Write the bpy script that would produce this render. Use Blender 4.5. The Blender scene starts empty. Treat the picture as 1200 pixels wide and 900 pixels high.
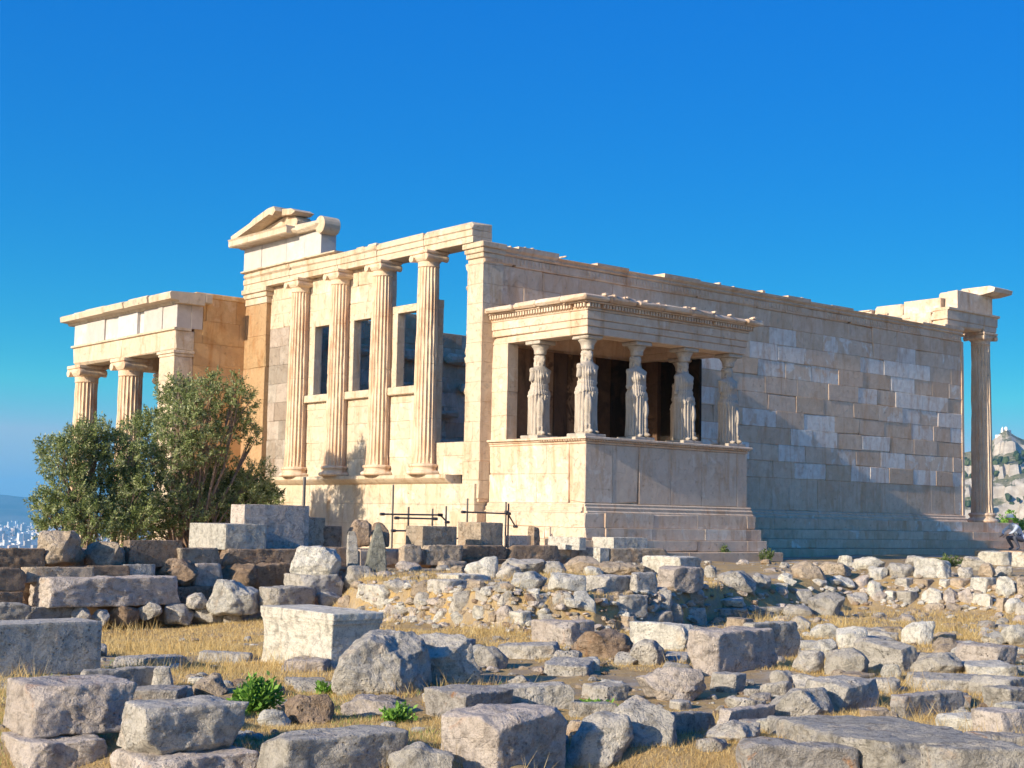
import bpy, bmesh, math, random
import numpy as np
from mathutils import Vector, Matrix, noise as MN
R = math.radians
sc = bpy.context.scene
col = sc.collection
random.seed(7); RNG = np.random.default_rng(7)

# ------------------------------------------------------------------ camera
CAM = np.array([-21.707, -26.701, -0.117]); YAW, PITCH, ROLL, FPX = R(49.643), R(5.329), R(1.111), 1665.36
def basis():
    f = np.array([math.cos(PITCH)*math.cos(YAW), math.cos(PITCH)*math.sin(YAW), math.sin(PITCH)])
    r = np.array([math.sin(YAW), -math.cos(YAW), 0.]); u = np.cross(r, f)
    return (math.cos(ROLL)*r+math.sin(ROLL)*u, -math.sin(ROLL)*r+math.cos(ROLL)*u, f)
BR, BU, BF = basis()
cd = bpy.data.cameras.new('camera'); cam = bpy.data.objects.new('camera', cd); col.objects.link(cam)
cd.sensor_width = 36; cd.lens = FPX/1200*36; cd.clip_start = .1; cd.clip_end = 40000
m = Matrix.Identity(4)
for i in range(3):
    m[i][0], m[i][1], m[i][2], m[i][3] = BR[i], BU[i], -BF[i], CAM[i]
cam.matrix_world = m; sc.camera = cam
# ------------------------------------------------------------------ light
SKY_GAMMA, SKY_FLAT, SKY_K = (4.6, 2.35, 1.), .30, 1.84
SUN_EL = R(20.5); SUN_AZ = R(181.8)          # direction the light comes from, angle from +X towards +Y
w = bpy.data.worlds.new('World'); sc.world = w; w.use_nodes = True
nt = w.node_tree; bg = nt.nodes['Background']
sky = nt.nodes.new('ShaderNodeTexSky'); sky.sky_type = 'NISHITA'; sky.sun_disc = False
sky.sun_elevation = SUN_EL; sky.sun_rotation = R(90)-SUN_AZ; sky.altitude = 150
sky.air_density = 1.0; sky.dust_density = 1.3; sky.ozone_density = 3.0
# grade of the Nishita sky: deeper blue overhead, flatter brightness towards the horizon
def wn(ty, op=None, **k):
    n = nt.nodes.new(ty)
    if op: n.operation = op
    return n
sepc = wn('ShaderNodeSeparateColor'); nt.links.new(sky.outputs[0], sepc.inputs[0])
div = wn('ShaderNodeVectorMath', 'DIVIDE'); cb_ = wn('ShaderNodeCombineXYZ')
for i in range(3): nt.links.new(sepc.outputs[2], cb_.inputs[i])
nt.links.new(sky.outputs[0], div.inputs[0]); nt.links.new(cb_.outputs[0], div.inputs[1])
mnn = wn('ShaderNodeVectorMath', 'MINIMUM'); mnn.inputs[1].default_value = (.865, .905, 1.); nt.links.new(div.outputs[0], mnn.inputs[0])
sp3 = wn('ShaderNodeSeparateXYZ'); nt.links.new(mnn.outputs[0], sp3.inputs[0]); gm = wn('ShaderNodeCombineXYZ')
for i, e in enumerate(SKY_GAMMA):
    q = wn('ShaderNodeMath', 'POWER'); q.inputs[1].default_value = e; nt.links.new(sp3.outputs[i], q.inputs[0]); nt.links.new(q.outputs[0], gm.inputs[i])
pw = wn('ShaderNodeMath', 'POWER'); pw.inputs[1].default_value = SKY_FLAT; nt.links.new(sepc.outputs[2], pw.inputs[0])
pk = wn('ShaderNodeMath', 'MULTIPLY'); pk.inputs[1].default_value = SKY_K; nt.links.new(pw.outputs[0], pk.inputs[0])
sk = wn('ShaderNodeVectorMath', 'SCALE'); nt.links.new(gm.outputs[0], sk.inputs[0]); nt.links.new(pk.outputs[0], sk.inputs['Scale'])
# the warm glow round the low sun, kept as the Nishita sky gives it
gl = wn('ShaderNodeMath', 'SUBTRACT'); nt.links.new(sepc.outputs[0], gl.inputs[0]); gl.inputs[1].default_value = 6.5; gl.use_clamp = False
gl2 = wn('ShaderNodeMath', 'MAXIMUM'); nt.links.new(gl.outputs[0], gl2.inputs[0]); gl2.inputs[1].default_value = 0.
gv = wn('ShaderNodeVectorMath', 'SCALE'); gv.inputs[0].default_value = (1., .80, .52); nt.links.new(gl2.outputs[0], gv.inputs['Scale'])
ga = wn('ShaderNodeVectorMath', 'ADD'); nt.links.new(sk.outputs[0], ga.inputs[0]); nt.links.new(gv.outputs[0], ga.inputs[1])
nt.links.new(ga.outputs[0], bg.inputs[0]); bg.inputs[1].default_value = 0.12
sd = bpy.data.lights.new('sun', 'SUN'); sd.energy = 3.1; sd.angle = R(.7); sd.color = (1, .87, .68)
so = bpy.data.objects.new('sun', sd); col.objects.link(so)
ld = Vector((-math.cos(SUN_EL)*math.cos(SUN_AZ), -math.cos(SUN_EL)*math.sin(SUN_AZ), -math.sin(SUN_EL)))
so.rotation_euler = ld.to_track_quat('-Z', 'Y').to_euler()
vs = sc.view_settings; vs.view_transform = 'Standard'; vs.look = 'None'; vs.exposure = 1.1; vs.gamma = 1; vs.use_curve_mapping = False
sc.render.engine = 'CYCLES'
sc.cycles.volume_bounces = 1; sc.cycles.max_bounces = 8

# ------------------------------------------------------------------ helpers
def proj(P):
    d = np.asarray(P, float)-CAM; w_ = d@BF
    return 600+FPX*(d@BR)/w_, 450-FPX*(d@BU)/w_, w_
def ray(px, py): return BF+BR*(px-600)/FPX-BU*(py-450)/FPX
def hit(px, py, ax, v):
    d = ray(px, py); return CAM+d*((v-CAM[ax])/d[ax])
def tag(o, label=None, cat=None, group=None, kind=None):
    if label: o['label'] = label
    if cat: o['category'] = cat
    if group: o['group'] = group
    if kind: o['kind'] = kind
    return o
def empty(name, loc=(0, 0, 0)):
    o = bpy.data.objects.new(name, None); o.location = loc; col.objects.link(o); o.empty_display_size = .2; return o
class MB:
    def __init__(s): s.v = []; s.f = []; s.t = []
    def add(s, V, F, tone=.5):
        n = len(s.v); s.v += [tuple(map(float, p)) for p in V]; s.f += [tuple(i+n for i in f) for f in F]
        s.t += [tone]*len(F) if not isinstance(tone, (list, np.ndarray)) else list(tone)
    def build(s, name, mat, parent=None, smooth=False, loc=None):
        me = bpy.data.meshes.new(name)
        V = s.v
        if loc is not None: V = [(a-loc[0], b-loc[1], c-loc[2]) for a, b, c in V]
        me.from_pydata(V, [], s.f); me.update()
        a = me.attributes.new('tone', 'FLOAT', 'FACE'); a.data.foreach_set('value', s.t)
        if smooth: me.polygons.foreach_set('use_smooth', [True]*len(me.polygons))
        me.materials.append(mat)
        o = bpy.data.objects.new(name, me); col.objects.link(o)
        if loc is not None: o.location = loc
        if parent: o.parent = parent
        return o
    def box(s, a, b, tone=.5, bev=.0, jit=0, chip=0):
        """axis aligned block with chamfered edges, slightly uneven corners and now and then a broken corner"""
        x0, y0, z0 = a; x1, y1, z1 = b
        bev = min(bev, (x1-x0)*.3, (y1-y0)*.3, (z1-z0)*.3)
        if bev <= 0:
            V = [(x0, y0, z0), (x1, y0, z0), (x1, y1, z0), (x0, y1, z0), (x0, y0, z1), (x1, y0, z1), (x1, y1, z1), (x0, y1, z1)]
            s.add(V, [(0, 3, 2, 1), (4, 5, 6, 7), (0, 1, 5, 4), (1, 2, 6, 5), (2, 3, 7, 6), (3, 0, 4, 7)], tone); return
        V = []; idx = {}
        C = {}
        for cx in (0, 1):
            for cy in (0, 1):
                for cz in (0, 1):
                    k = bev*(random.uniform(.7, 1.5)); 
                    if chip and random.random() < chip: k = bev*random.uniform(3, 7)
                    k = min(k, (x1-x0)*.4, (y1-y0)*.4, (z1-z0)*.4)
                    X = (x0, x1)[cx]; Y = (y0, y1)[cy]; Z = (z0, z1)[cz]
                    sx, sy, sz = 1-2*cx, 1-2*cy, 1-2*cz
                    j = [random.uniform(-jit, jit) for _ in range(3)]
                    for ax, p in (('x', (X, Y+sy*k, Z+sz*k)), ('y', (X+sx*k, Y, Z+sz*k)), ('z', (X+sx*k, Y+sy*k, Z))):
                        idx[cx, cy, cz, ax] = len(V); V.append((p[0]+j[0], p[1]+j[1], p[2]+j[2]))
        I = idx; F = []
        for c in (0, 1):
            q = [I[c, 0, 0, 'x'], I[c, 1, 0, 'x'], I[c, 1, 1, 'x'], I[c, 0, 1, 'x']]; F.append(q if c else q[::-1])
            q = [I[0, c, 0, 'y'], I[1, c, 0, 'y'], I[1, c, 1, 'y'], I[0, c, 1, 'y']]; F.append(q[::-1] if c else q)
            q = [I[0, 0, c, 'z'], I[1, 0, c, 'z'], I[1, 1, c, 'z'], I[0, 1, c, 'z']]; F.append(q if c else q[::-1])
        for a_ in (0, 1):
            for b_ in (0, 1):
                q = [I[a_, b_, 0, 'x'], I[a_, b_, 1, 'x'], I[a_, b_, 1, 'y'], I[a_, b_, 0, 'y']]; F.append(q if a_ == b_ else q[::-1])
                q = [I[a_, 0, b_, 'x'], I[a_, 1, b_, 'x'], I[a_, 1, b_, 'z'], I[a_, 0, b_, 'z']]; F.append(q[::-1] if a_ == b_ else q)
                q = [I[0, a_, b_, 'y'], I[1, a_, b_, 'y'], I[1, a_, b_, 'z'], I[0, a_, b_, 'z']]; F.append(q if a_ == b_ else q[::-1])
        for k in [(a_, b_, c_) for a_ in (0, 1) for b_ in (0, 1) for c_ in (0, 1)]:
            q = [I[k+('x',)], I[k+('y',)], I[k+('z',)]]; F.append(q[::-1] if sum(k) % 2 == 1 else q)
        s.add(V, F, tone)
    def lathe(s, prof, c=(0, 0), n=32, tone=.5, flute=0, fd=0, ax='z', cap=True, org=0):
        V = []; F = []
        for (r, z) in prof:
            for i in range(n):
                t = 2*math.pi*i/n; rr = r
                if flute: rr = r*(1-fd*abs(math.sin(t*flute/2))**.7)
                x, y = rr*math.cos(t), rr*math.sin(t)
                V.append((c[0]+x, c[1]+y, z) if ax == 'z' else (c[0]+x, z, c[1]+y) if ax == 'y' else (z, c[0]+x, c[1]+y))
        for k in range(len(prof)-1):
            for i in range(n):
                j = (i+1) % n; F.append((k*n+i, k*n+j, (k+1)*n+j, (k+1)*n+i))
        if cap: F.append(tuple(range(n))[::-1]); F.append(tuple(range((len(prof)-1)*n, len(prof)*n)))
        s.add(V, F, tone)
    def tube(s, a, b, r, n=8, tone=.5, r2=None):
        a = Vector(a); b = Vector(b); d = (b-a).normalized(); q = d.to_track_quat('Z', 'Y'); r2 = r if r2 is None else r2
        V = [a+q@Vector((r*math.cos(2*math.pi*i/n), r*math.sin(2*math.pi*i/n), 0)) for i in range(n)]
        V += [b+q@Vector((r2*math.cos(2*math.pi*i/n), r2*math.sin(2*math.pi*i/n), 0)) for i in range(n)]
        F = [(i, (i+1) % n, n+(i+1) % n, n+i) for i in range(n)]+[tuple(range(n))[::-1], tuple(range(n, 2*n))]
        s.add(V, F, tone)
    def extrude(s, prof, a, b, tone=.5, plane='y'):
        """profile of (out, z) pairs swept along an axis from a to b; plane tells which axis 'out' is"""
        n = len(prof); V = []
        for t in (a, b):
            for (o, z) in prof: V.append((o, t, z) if plane == 'x' else (t, o, z))
        F = [(i, (i+1) % n, n+(i+1) % n, n+i) for i in range(n)]+[tuple(range(n))[::-1], tuple(range(n, 2*n))]
        s.add(V, F, tone)

def sstep(a, b, x):
    t = np.clip((np.asarray(x, float)-a)/(b-a), 0, 1); return t*t*(3-2*t)

# ------------------------------------------------------------------ materials
def newmat(name):
    M = bpy.data.materials.new(name); M.use_nodes = True; t = M.node_tree
    b = t.nodes['Principled BSDF']; b.inputs['Roughness'].default_value = .85
    try: b.inputs['Specular IOR Level'].default_value = .25
    except Exception: pass
    return M, t, b
def N(t, ty, **k):
    n = t.nodes.new(ty)
    for a, v in k.items():
        if a in n.inputs: n.inputs[a].default_value = v
        else: setattr(n, a, v)
    return n
def tex(t, scale, detail=6, rough=.6, vec=None, dist=0):
    n = N(t, 'ShaderNodeTexNoise'); n.inputs['Scale'].default_value = scale; n.inputs['Detail'].default_value = detail
    n.inputs['Roughness'].default_value = rough; n.inputs['Distortion'].default_value = dist
    if vec is not None: t.links.new(vec, n.inputs['Vector'])
    return n.outputs['Fac']
def ramp(t, fac, stops, interp='LINEAR'):
    n = t.nodes.new('ShaderNodeValToRGB'); n.color_ramp.interpolation = interp
    e = n.color_ramp.elements
    while len(e) < len(stops): e.new(.5)
    for k, (p, c) in enumerate(stops):
        e[k].position = p; e[k].color = (*c, 1) if len(c) == 3 else c
    t.links.new(fac, n.inputs[0]); return n.outputs[0]
def g(v): return (v, v, v)
def mix(t, fac, a, b, mode='MIX'):
    n = t.nodes.new('ShaderNodeMix'); n.data_type = 'RGBA'; n.blend_type = mode
    for s, v in ((n.inputs[0], fac), (n.inputs[6], a), (n.inputs[7], b)):
        if hasattr(v, 'links'): t.links.new(v, s)
        else: s.default_value = v if not isinstance(v, tuple) else (*v, 1)
    return n.outputs[2]
def math_(t, op, a, b=0.):
    n = t.nodes.new('ShaderNodeMath'); n.operation = op
    for s, v in ((n.inputs[0], a), (n.inputs[1], b)):
        if hasattr(v, 'links'): t.links.new(v, s)
        else: s.default_value = v
    return n.outputs[0]
def vecs(t, scale=(1, 1, 1), kind='Object'):
    tc = t.nodes.new('ShaderNodeTexCoord'); mp = t.nodes.new('ShaderNodeMapping'); mp.inputs['Scale'].default_value = scale
    t.links.new(tc.outputs[kind], mp.inputs[0]); return mp.outputs[0]
def bump(t, b, h, dist=.02, strength=1.):
    n = t.nodes.new('ShaderNodeBump'); n.inputs['Distance'].default_value = dist; n.inputs['Strength'].default_value = strength
    t.links.new(h, n.inputs['Height']); t.links.new(n.outputs[0], b.inputs['Normal'])

def marble(name, ca, cb, cc, stain=(.30, .17, .08), stain_amt=.5, dark=.35, patch=True, bd=.02, lichen=0):
    """ca old stone, cb other block tone, cc repair/new stone; 'tone' attribute picks the block, noise the patches in it"""
    M, t, b = newmat(name); v = vecs(t)
    at = N(t, 'ShaderNodeAttribute', attribute_name='tone'); tone = at.outputs['Fac']
    n1 = tex(t, 1.7, 6, .62, v, .6); n2 = tex(t, 5, 8, .65, v); n3 = tex(t, 38, 5, .7, v)
    hv = math_(t, 'FRACT', math_(t, 'MULTIPLY', tone, 17.3))
    s = math_(t, 'ADD', tone, math_(t, 'MULTIPLY', math_(t, 'SUBTRACT', n1, .5), 1.6 if patch else .5))
    c = ramp(t, s, [(.0, ca), (.42, cb), (.60, tuple(x*.96 for x in cb)), (.68, cc), (1, tuple(min(1, x*1.06) for x in cc))])
    c = mix(t, ramp(t, n2, [(.35, g(.0)), (.75, g(.5))]), c, tuple(x*.72 for x in ca))
    c = mix(t, math_(t, 'MULTIPLY', hv, .35 if patch else 0.), c, mix(t, .5, c, (.62, .36, .24)))
    vs_ = vecs(t, (1.6, 1.6, .35)); n4 = tex(t, 1.5, 7, .7, vs_, .6)
    c = mix(t, ramp(t, n4, [(.50, g(0)), (.68, g(stain_amt))]), c, stain)
    n5 = tex(t, 9, 10, .75, v, .3)
    c = mix(t, ramp(t, n5, [(.60, g(0)), (.72, g(dark))]), c, tuple(x*.3 for x in stain))
    if lichen:
        n6 = tex(t, 2.2, 6, .7, vecs(t, (1, 1, 1.3)))
        c = mix(t, ramp(t, n6, [(.6, g(0)), (.68, g(lichen))]), c, (.33, .33, .30))
    t.links.new(c, b.inputs['Base Color'])
    vo = N(t, 'ShaderNodeTexVoronoi', feature='DISTANCE_TO_EDGE'); vo.inputs['Scale'].default_value = 1.7
    dn = N(t, 'ShaderNodeVectorMath', operation='ADD'); t.links.new(v, dn.inputs[0])
    nz = N(t, 'ShaderNodeTexNoise'); nz.inputs['Scale'].default_value = 2.5; nz.inputs['Detail'].default_value = 6; t.links.new(v, nz.inputs['Vector'])
    t.links.new(nz.outputs['Color'], dn.inputs[1]); t.links.new(dn.outputs[0], vo.inputs['Vector'])
    crack = ramp(t, vo.outputs[0], [(.0, g(0)), (.012, g(1))])
    h = math_(t, 'ADD', math_(t, 'ADD', math_(t, 'MULTIPLY', n2, 1.), math_(t, 'MULTIPLY', n3, .35)), math_(t, 'MULTIPLY', crack, .35))
    h = math_(t, 'ADD', h, math_(t, 'MULTIPLY', ramp(t, n5, [(.58, g(1)), (.7, g(0))]), .5))
    bump(t, b, h, bd, 1.)
    return M
M_HALL = marble('marble_hall', (.72, .51, .34), (.83, .64, .47), (.90, .83, .73), stain=(.56, .30, .15), stain_amt=.65, dark=.8, lichen=.35)
M_WEST = marble('marble_west', (.60, .48, .34), (.68, .575, .43), (.74, .65, .52), stain=(.44, .27, .14), stain_amt=.75, dark=.8, lichen=.45)
M_ORANGE = marble('marble_orange', (.66, .40, .17), (.74, .48, .23), (.80, .58, .34), stain=(.52, .24, .07), stain_amt=.7, dark=.55)
M_PORCH = marble('marble_porch', (.66, .50, .36), (.73, .59, .45), (.79, .70, .58), stain=(.50, .27, .12), stain_amt=.6, dark=.65, lichen=.3)
M_PIL = marble('pilaster_painted_shade', (.40, .26, .13), (.46, .31, .17), (.54, .40, .26), stain=(.34, .16, .06), stain_amt=.7, dark=.7)  # orange stone, darkened in its colour to stand for shade
M_GREY = marble('infill_shade_grey', (.26, .225, .185), (.32, .285, .24), (.42, .38, .33), stain=(.22, .15, .09), stain_amt=.4, dark=.5)  # grey puts the shade on the leftmost west bay into the colour
M_FRIEZE = marble('frieze_limestone', (.50, .48, .46), (.56, .54, .52), (.62, .60, .59), stain=(.42, .36, .30), stain_amt=.25, dark=.3, bd=.008)
M_COLUMN = marble('column_marble', (.74, .52, .34), (.79, .64, .47), (.82, .74, .60), stain=(.46, .22, .11), stain_amt=.85, dark=.7, bd=.012)
M_STATUE = marble('statue_marble', (.40, .37, .31), (.50, .46, .39), (.60, .56, .49), stain=(.22, .17, .12), stain_amt=.7, dark=.7, bd=.006)
M_OLD = marble('rough_foundation', (.54, .36, .22), (.62, .45, .30), (.68, .55, .41), stain=(.36, .15, .06), stain_amt=.5, dark=.6, bd=.04)
M_BLACK = marble('porch_painted_shade', (.010, .008, .006), (.075, .042, .022), (.30, .18, .10), stain=(.03, .02, .015), stain_amt=.8, dark=.8)  # near-black and tan tones carry the porch interior's shade and light
def flatmat(name, c, rough=.6, metal=0):
    M, t, b = newmat(name); n = tex(t, 6, 5, .6, vecs(t))
    t.links.new(mix(t, ramp(t, n, [(.3, g(0)), (.8, g(.6))]), c, tuple(x*.6 for x in c)), b.inputs['Base Color'])
    b.inputs['Roughness'].default_value = rough; b.inputs['Metallic'].default_value = metal; return M

def rockmat(name, base, alt, warm, warm_amt=.35, pit=.6, scale=1.):
    M, t, b = newmat(name); v0 = vecs(t)
    oi = t.nodes.new('ShaderNodeObjectInfo'); va = N(t, 'ShaderNodeVectorMath', operation='ADD')
    sc_ = N(t, 'ShaderNodeVectorMath', operation='SCALE'); sc_.inputs['Scale'].default_value = 37.
    cx = t.nodes.new('ShaderNodeCombineXYZ'); t.links.new(oi.outputs['Random'], cx.inputs[0]); t.links.new(oi.outputs['Random'], cx.inputs[1])
    t.links.new(cx.outputs[0], sc_.inputs[0]); t.links.new(v0, va.inputs[0]); t.links.new(sc_.outputs[0], va.inputs[1]); v = va.outputs[0]
    n1 = tex(t, 2.2*scale, 5, .6, v, .5); n2 = tex(t, 9*scale, 9, .7, v, .3); n3 = tex(t, 60*scale, 4, .7, v); n4 = tex(t, 3.1*scale, 7, .65, v, 1.)
    c = mix(t, ramp(t, n1, [(.35, g(0)), (.65, g(1))]), base, alt)
    c = mix(t, ramp(t, n4, [(.58, g(0)), (.68, g(warm_amt))]), c, warm)
    c = mix(t, ramp(t, n2, [(.48, g(0)), (.64, g(.7))]), c, tuple(x*.36 for x in base))
    c = mix(t, ramp(t, n2, [(.28, g(.45)), (.42, g(0))]), c, tuple(min(1, x*1.35) for x in base))
    c = mix(t, ramp(t, n3, [(.52, g(0)), (.7, g(.6))]), c, tuple(x*.3 for x in base))
    hv = math_(t, 'ADD', math_(t, 'MULTIPLY', oi.outputs['Random'], .3), .85)
    h_ = N(t, 'ShaderNodeHueSaturation'); t.links.new(hv, h_.inputs['Value']); t.links.new(c, h_.inputs['Color'])
    vo = N(t, 'ShaderNodeTexVoronoi'); vo.inputs['Scale'].default_value = 22*scale; t.links.new(v, vo.inputs['Vector'])
    pits = ramp(t, vo.outputs['Distance'], [(.12, g(0)), (.3, g(1))])
    pm = ramp(t, n1, [(.5, g(0)), (.6, g(pit))])
    c2 = mix(t, math_(t, 'MULTIPLY', pm, math_(t, 'SUBTRACT', 1., pits)), h_.outputs[0], tuple(x*.25 for x in base))
    t.links.new(c2, b.inputs['Base Color']); b.inputs['Roughness'].default_value = .92
    vc = N(t, 'ShaderNodeTexVoronoi', feature='DISTANCE_TO_EDGE'); vc.inputs['Scale'].default_value = 1.6*scale
    wv = N(t, 'ShaderNodeVectorMath', operation='ADD'); nzz = N(t, 'ShaderNodeTexNoise'); nzz.inputs['Scale'].default_value = 3.; nzz.inputs['Detail'].default_value = 5; t.links.new(v, nzz.inputs['Vector'])
    t.links.new(v, wv.inputs[0]); t.links.new(nzz.outputs['Color'], wv.inputs[1]); t.links.new(wv.outputs[0], vc.inputs['Vector'])
    crk = ramp(t, vc.outputs[0], [(0, g(0)), (.012, g(1))])
    vst = tex(t, 7., 5, .6, vecs(t, (.6, .6, 3.)))
    h = math_(t, 'ADD', math_(t, 'MULTIPLY', n2, 1.2), math_(t, 'MULTIPLY', n3, .4))
    h = math_(t, 'ADD', math_(t, 'ADD', h, math_(t, 'MULTIPLY', crk, .13)), math_(t, 'MULTIPLY', vst, .5))
    h = math_(t, 'ADD', h, math_(t, 'MULTIPLY', math_(t, 'MULTIPLY', pm, pits), .6))
    bump(t, b, h, .06/scale**.5, 1.)
    return M
MR = {
 'grey': rockmat('grey_limestone', (.50, .46, .40), (.62, .57, .50), (.50, .33, .20), .4),
 'white': rockmat('pale_limestone', (.64, .60, .52), (.76, .72, .63), (.58, .40, .22), .4, .4),
 'pink': rockmat('pinkish_limestone', (.60, .51, .44), (.66, .58, .51), (.54, .30, .17), .55),
 'brown': rockmat('brown_poros', (.34, .235, .155), (.44, .33, .24), (.40, .18, .07), .5, .8),
 'tan': rockmat('tan_poros', (.50, .39, .28), (.58, .48, .37), (.52, .28, .13), .45, .7),
 'orange': rockmat('lichen_limestone', (.44, .40, .36), (.50, .46, .42), (.55, .24, .07), .85, .5),
 'green': rockmat('greenish_schist', (.27, .27, .22), (.38, .37, .31), (.34, .30, .16), .3, .2),
 'marble': rockmat('cut_marble', (.76, .70, .58), (.80, .75, .66), (.66, .50, .30), .35, .1),
}

# ================================================================== SETTING: terrain
def pxd(X, Y):
    dx = X-CAM[0]; dy = Y-CAM[1]; fh = np.array([math.cos(YAW), math.sin(YAW)]); rh = np.array([math.sin(YAW), -math.cos(YAW)])
    d = dx*fh[0]+dy*fh[1]; s = dx*rh[0]+dy*rh[1]
    return d, 600+FPX*s/np.maximum(d, .5)
DBX = [300, 400, 480, 600, 700, 780, 860, 1000, 1100, 1250]; DBY = [23.5, 23, 22, 20.3, 20.4, 21.6, 24, 27.3, 26.9, 26]
def fbm(X, Y, s, seed=0, oct=4):
    """cheap vectorised value noise"""
    X = np.asarray(X, float); Y = np.asarray(Y, float); out = np.zeros(np.broadcast(X, Y).shape); a = .5; tot = 0
    for o in range(oct):
        x = X/s; y = Y/s; xi = np.floor(x).astype(np.int64); yi = np.floor(y).astype(np.int64); fx = x-xi; fy = y-yi
        fx = fx*fx*(3-2*fx); fy = fy*fy*(3-2*fy)
        def h(i, j):
            n = (i*374761393+j*668265263+(seed+o*17)*1442695041) & 0xffffffff
            n = ((n ^ (n >> 13))*1274126177) & 0xffffffff; return ((n ^ (n >> 16)) & 0xffff)/65535.
        v = (h(xi, yi)*(1-fx)+h(xi+1, yi)*fx)*(1-fy)+(h(xi, yi+1)*(1-fx)+h(xi+1, yi+1)*fx)*fy
        out = out+a*v; tot += a; a *= .5; s = s/2.03
    return out/tot
def ground(X, Y):
    X = np.asarray(X, float); Y = np.asarray(Y, float)
    d, px = pxd(X, Y)
    low = -1.75-.30*sstep(520, 150, px)*sstep(14, 22, d)-.0*d
    low = low-.28*sstep(10.6, 9.9, d)*sstep(600, 700, px)-.22*sstep(10.0, 9.4, d)*sstep(650, 560, px)
    db = np.interp(px, DBX, DBY)
    wd = np.where(px > 850, .8, .28)
    high = -1.2+.13*sstep(24, 31, d)
    z = low+(high-low)*sstep(-wd, wd, d-db-.2)*sstep(380, 440, px)
    z = z+(fbm(X, Y, 2.3, 1)-.5)*.16*sstep(7, 12, d)+(fbm(X, Y, .5, 5)-.5)*.05
    pit = sstep(-4.2, -3.7, Y)*sstep(-.2, -.8, X)+sstep(13, 14, Y)
    pit = np.clip(pit, 0, 1); z = z+(-3.1-z)*pit
    r = np.hypot(X-2, Y+2)
    r = r+(fbm(X, Y, 30, 9)-.5)*14
    z = z+(-150-z)*(sstep(50, 110, r)*.45+sstep(90, 420, r)*.55)
    return z
def gz(x, y): return float(ground(x, y))
angs = np.unique(np.concatenate([np.linspace(YAW-R(27), YAW+R(27), 900), np.linspace(YAW+R(27), YAW+R(333), 130)]))
rads = np.concatenate([np.geomspace(1.5, 8, 12, endpoint=False), np.geomspace(8, 60, 260, endpoint=False), np.geomspace(60, 30000, 90)])
A, RR = np.meshgrid(angs[:-1] if abs((angs[-1]-angs[0])-2*math.pi) < 1e-6 else angs, rads)
GX = CAM[0]+RR*np.cos(A); GY = CAM[1]+RR*np.sin(A); GZ = ground(GX, GY)
nr, na = GX.shape
V = np.stack([GX, GY, GZ], -1).reshape(-1, 3)
V = np.vstack([V, [[CAM[0], CAM[1], -1.75]]])
i, j = np.meshgrid(np.arange(nr-1), np.arange(na), indexing='ij'); j2 = (j+1) % na
F = np.stack([i*na+j, (i+1)*na+j, (i+1)*na+j2, i*na+j2], -1).reshape(-1, 4)
me = bpy.data.meshes.new('ground')
fs = F.tolist()+[(nr*na, k, (k+1) % na) for k in range(na)]
me.from_pydata(V.tolist(), [], fs); me.polygons.foreach_set('use_smooth', [True]*len(me.polygons)); me.update()
gr = bpy.data.objects.new('ground', me); col.objects.link(gr); tag(gr, kind='structure')
M, t, b = newmat('ground_soil'); v = vecs(t)
n1 = tex(t, .55, 6, .6, v, .5); n2 = tex(t, 3.5, 8, .7, v); n3 = tex(t, 30, 6, .75, v); n4 = tex(t, 1.4, 6, .6, v, .8)
c = mix(t, ramp(t, n2, [(.35, g(0)), (.65, g(1))]), (.42, .28, .12), (.56, .39, .17))
c = mix(t, ramp(t, n4, [(.46, g(0)), (.60, g(.85))]), c, (.36, .29, .21))
c = mix(t, ramp(t, n1, [(.54, g(0)), (.64, g(.8))]), c, (.42, .39, .35))
c = mix(t, ramp(t, n3, [(.5, g(0)), (.7, g(.5))]), c, (.16, .10, .05))
ge = t.nodes.new('ShaderNodeNewGeometry'); sp = t.nodes.new('ShaderNodeSeparateXYZ'); t.links.new(ge.outputs['Position'], sp.inputs[0])
far = ramp(t, math_(t, 'MULTIPLY', sp.outputs[2], -1/10.), [(.35, g(0)), (.9, g(1))])
fn = tex(t, .004, 8, .7, v); fc = ramp(t, fn, [(.4, (.10, .12, .06)), (.55, (.30, .28, .22)), (.7, (.42, .40, .36))])
c = mix(t, far, c, fc)
t.links.new(c, b.inputs['Base Color']); bump(t, b, math_(t, 'ADD', n2, math_(t, 'MULTIPLY', n3, .5)), .05)
me.materials.append(M)

# ================================================================== THE TEMPLE
T = empty('temple', (0, 0, -1.1))
tag(T, 'ruined roofless marble temple with fluted columns and a porch carried by statues of women', 'temple')
def part(mb, name, mat, parent=T, label=None, smooth=False):
    o = mb.build(name, mat, None, smooth)
    o.parent = parent
    par = Vector((0, 0, 0)); p = parent
    while p is not None: par += Vector(p.location) ; p = p.parent
    o.location = -par
    if label: o['label'] = label
    return o
def sub(parent_obj): return parent_obj

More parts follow.
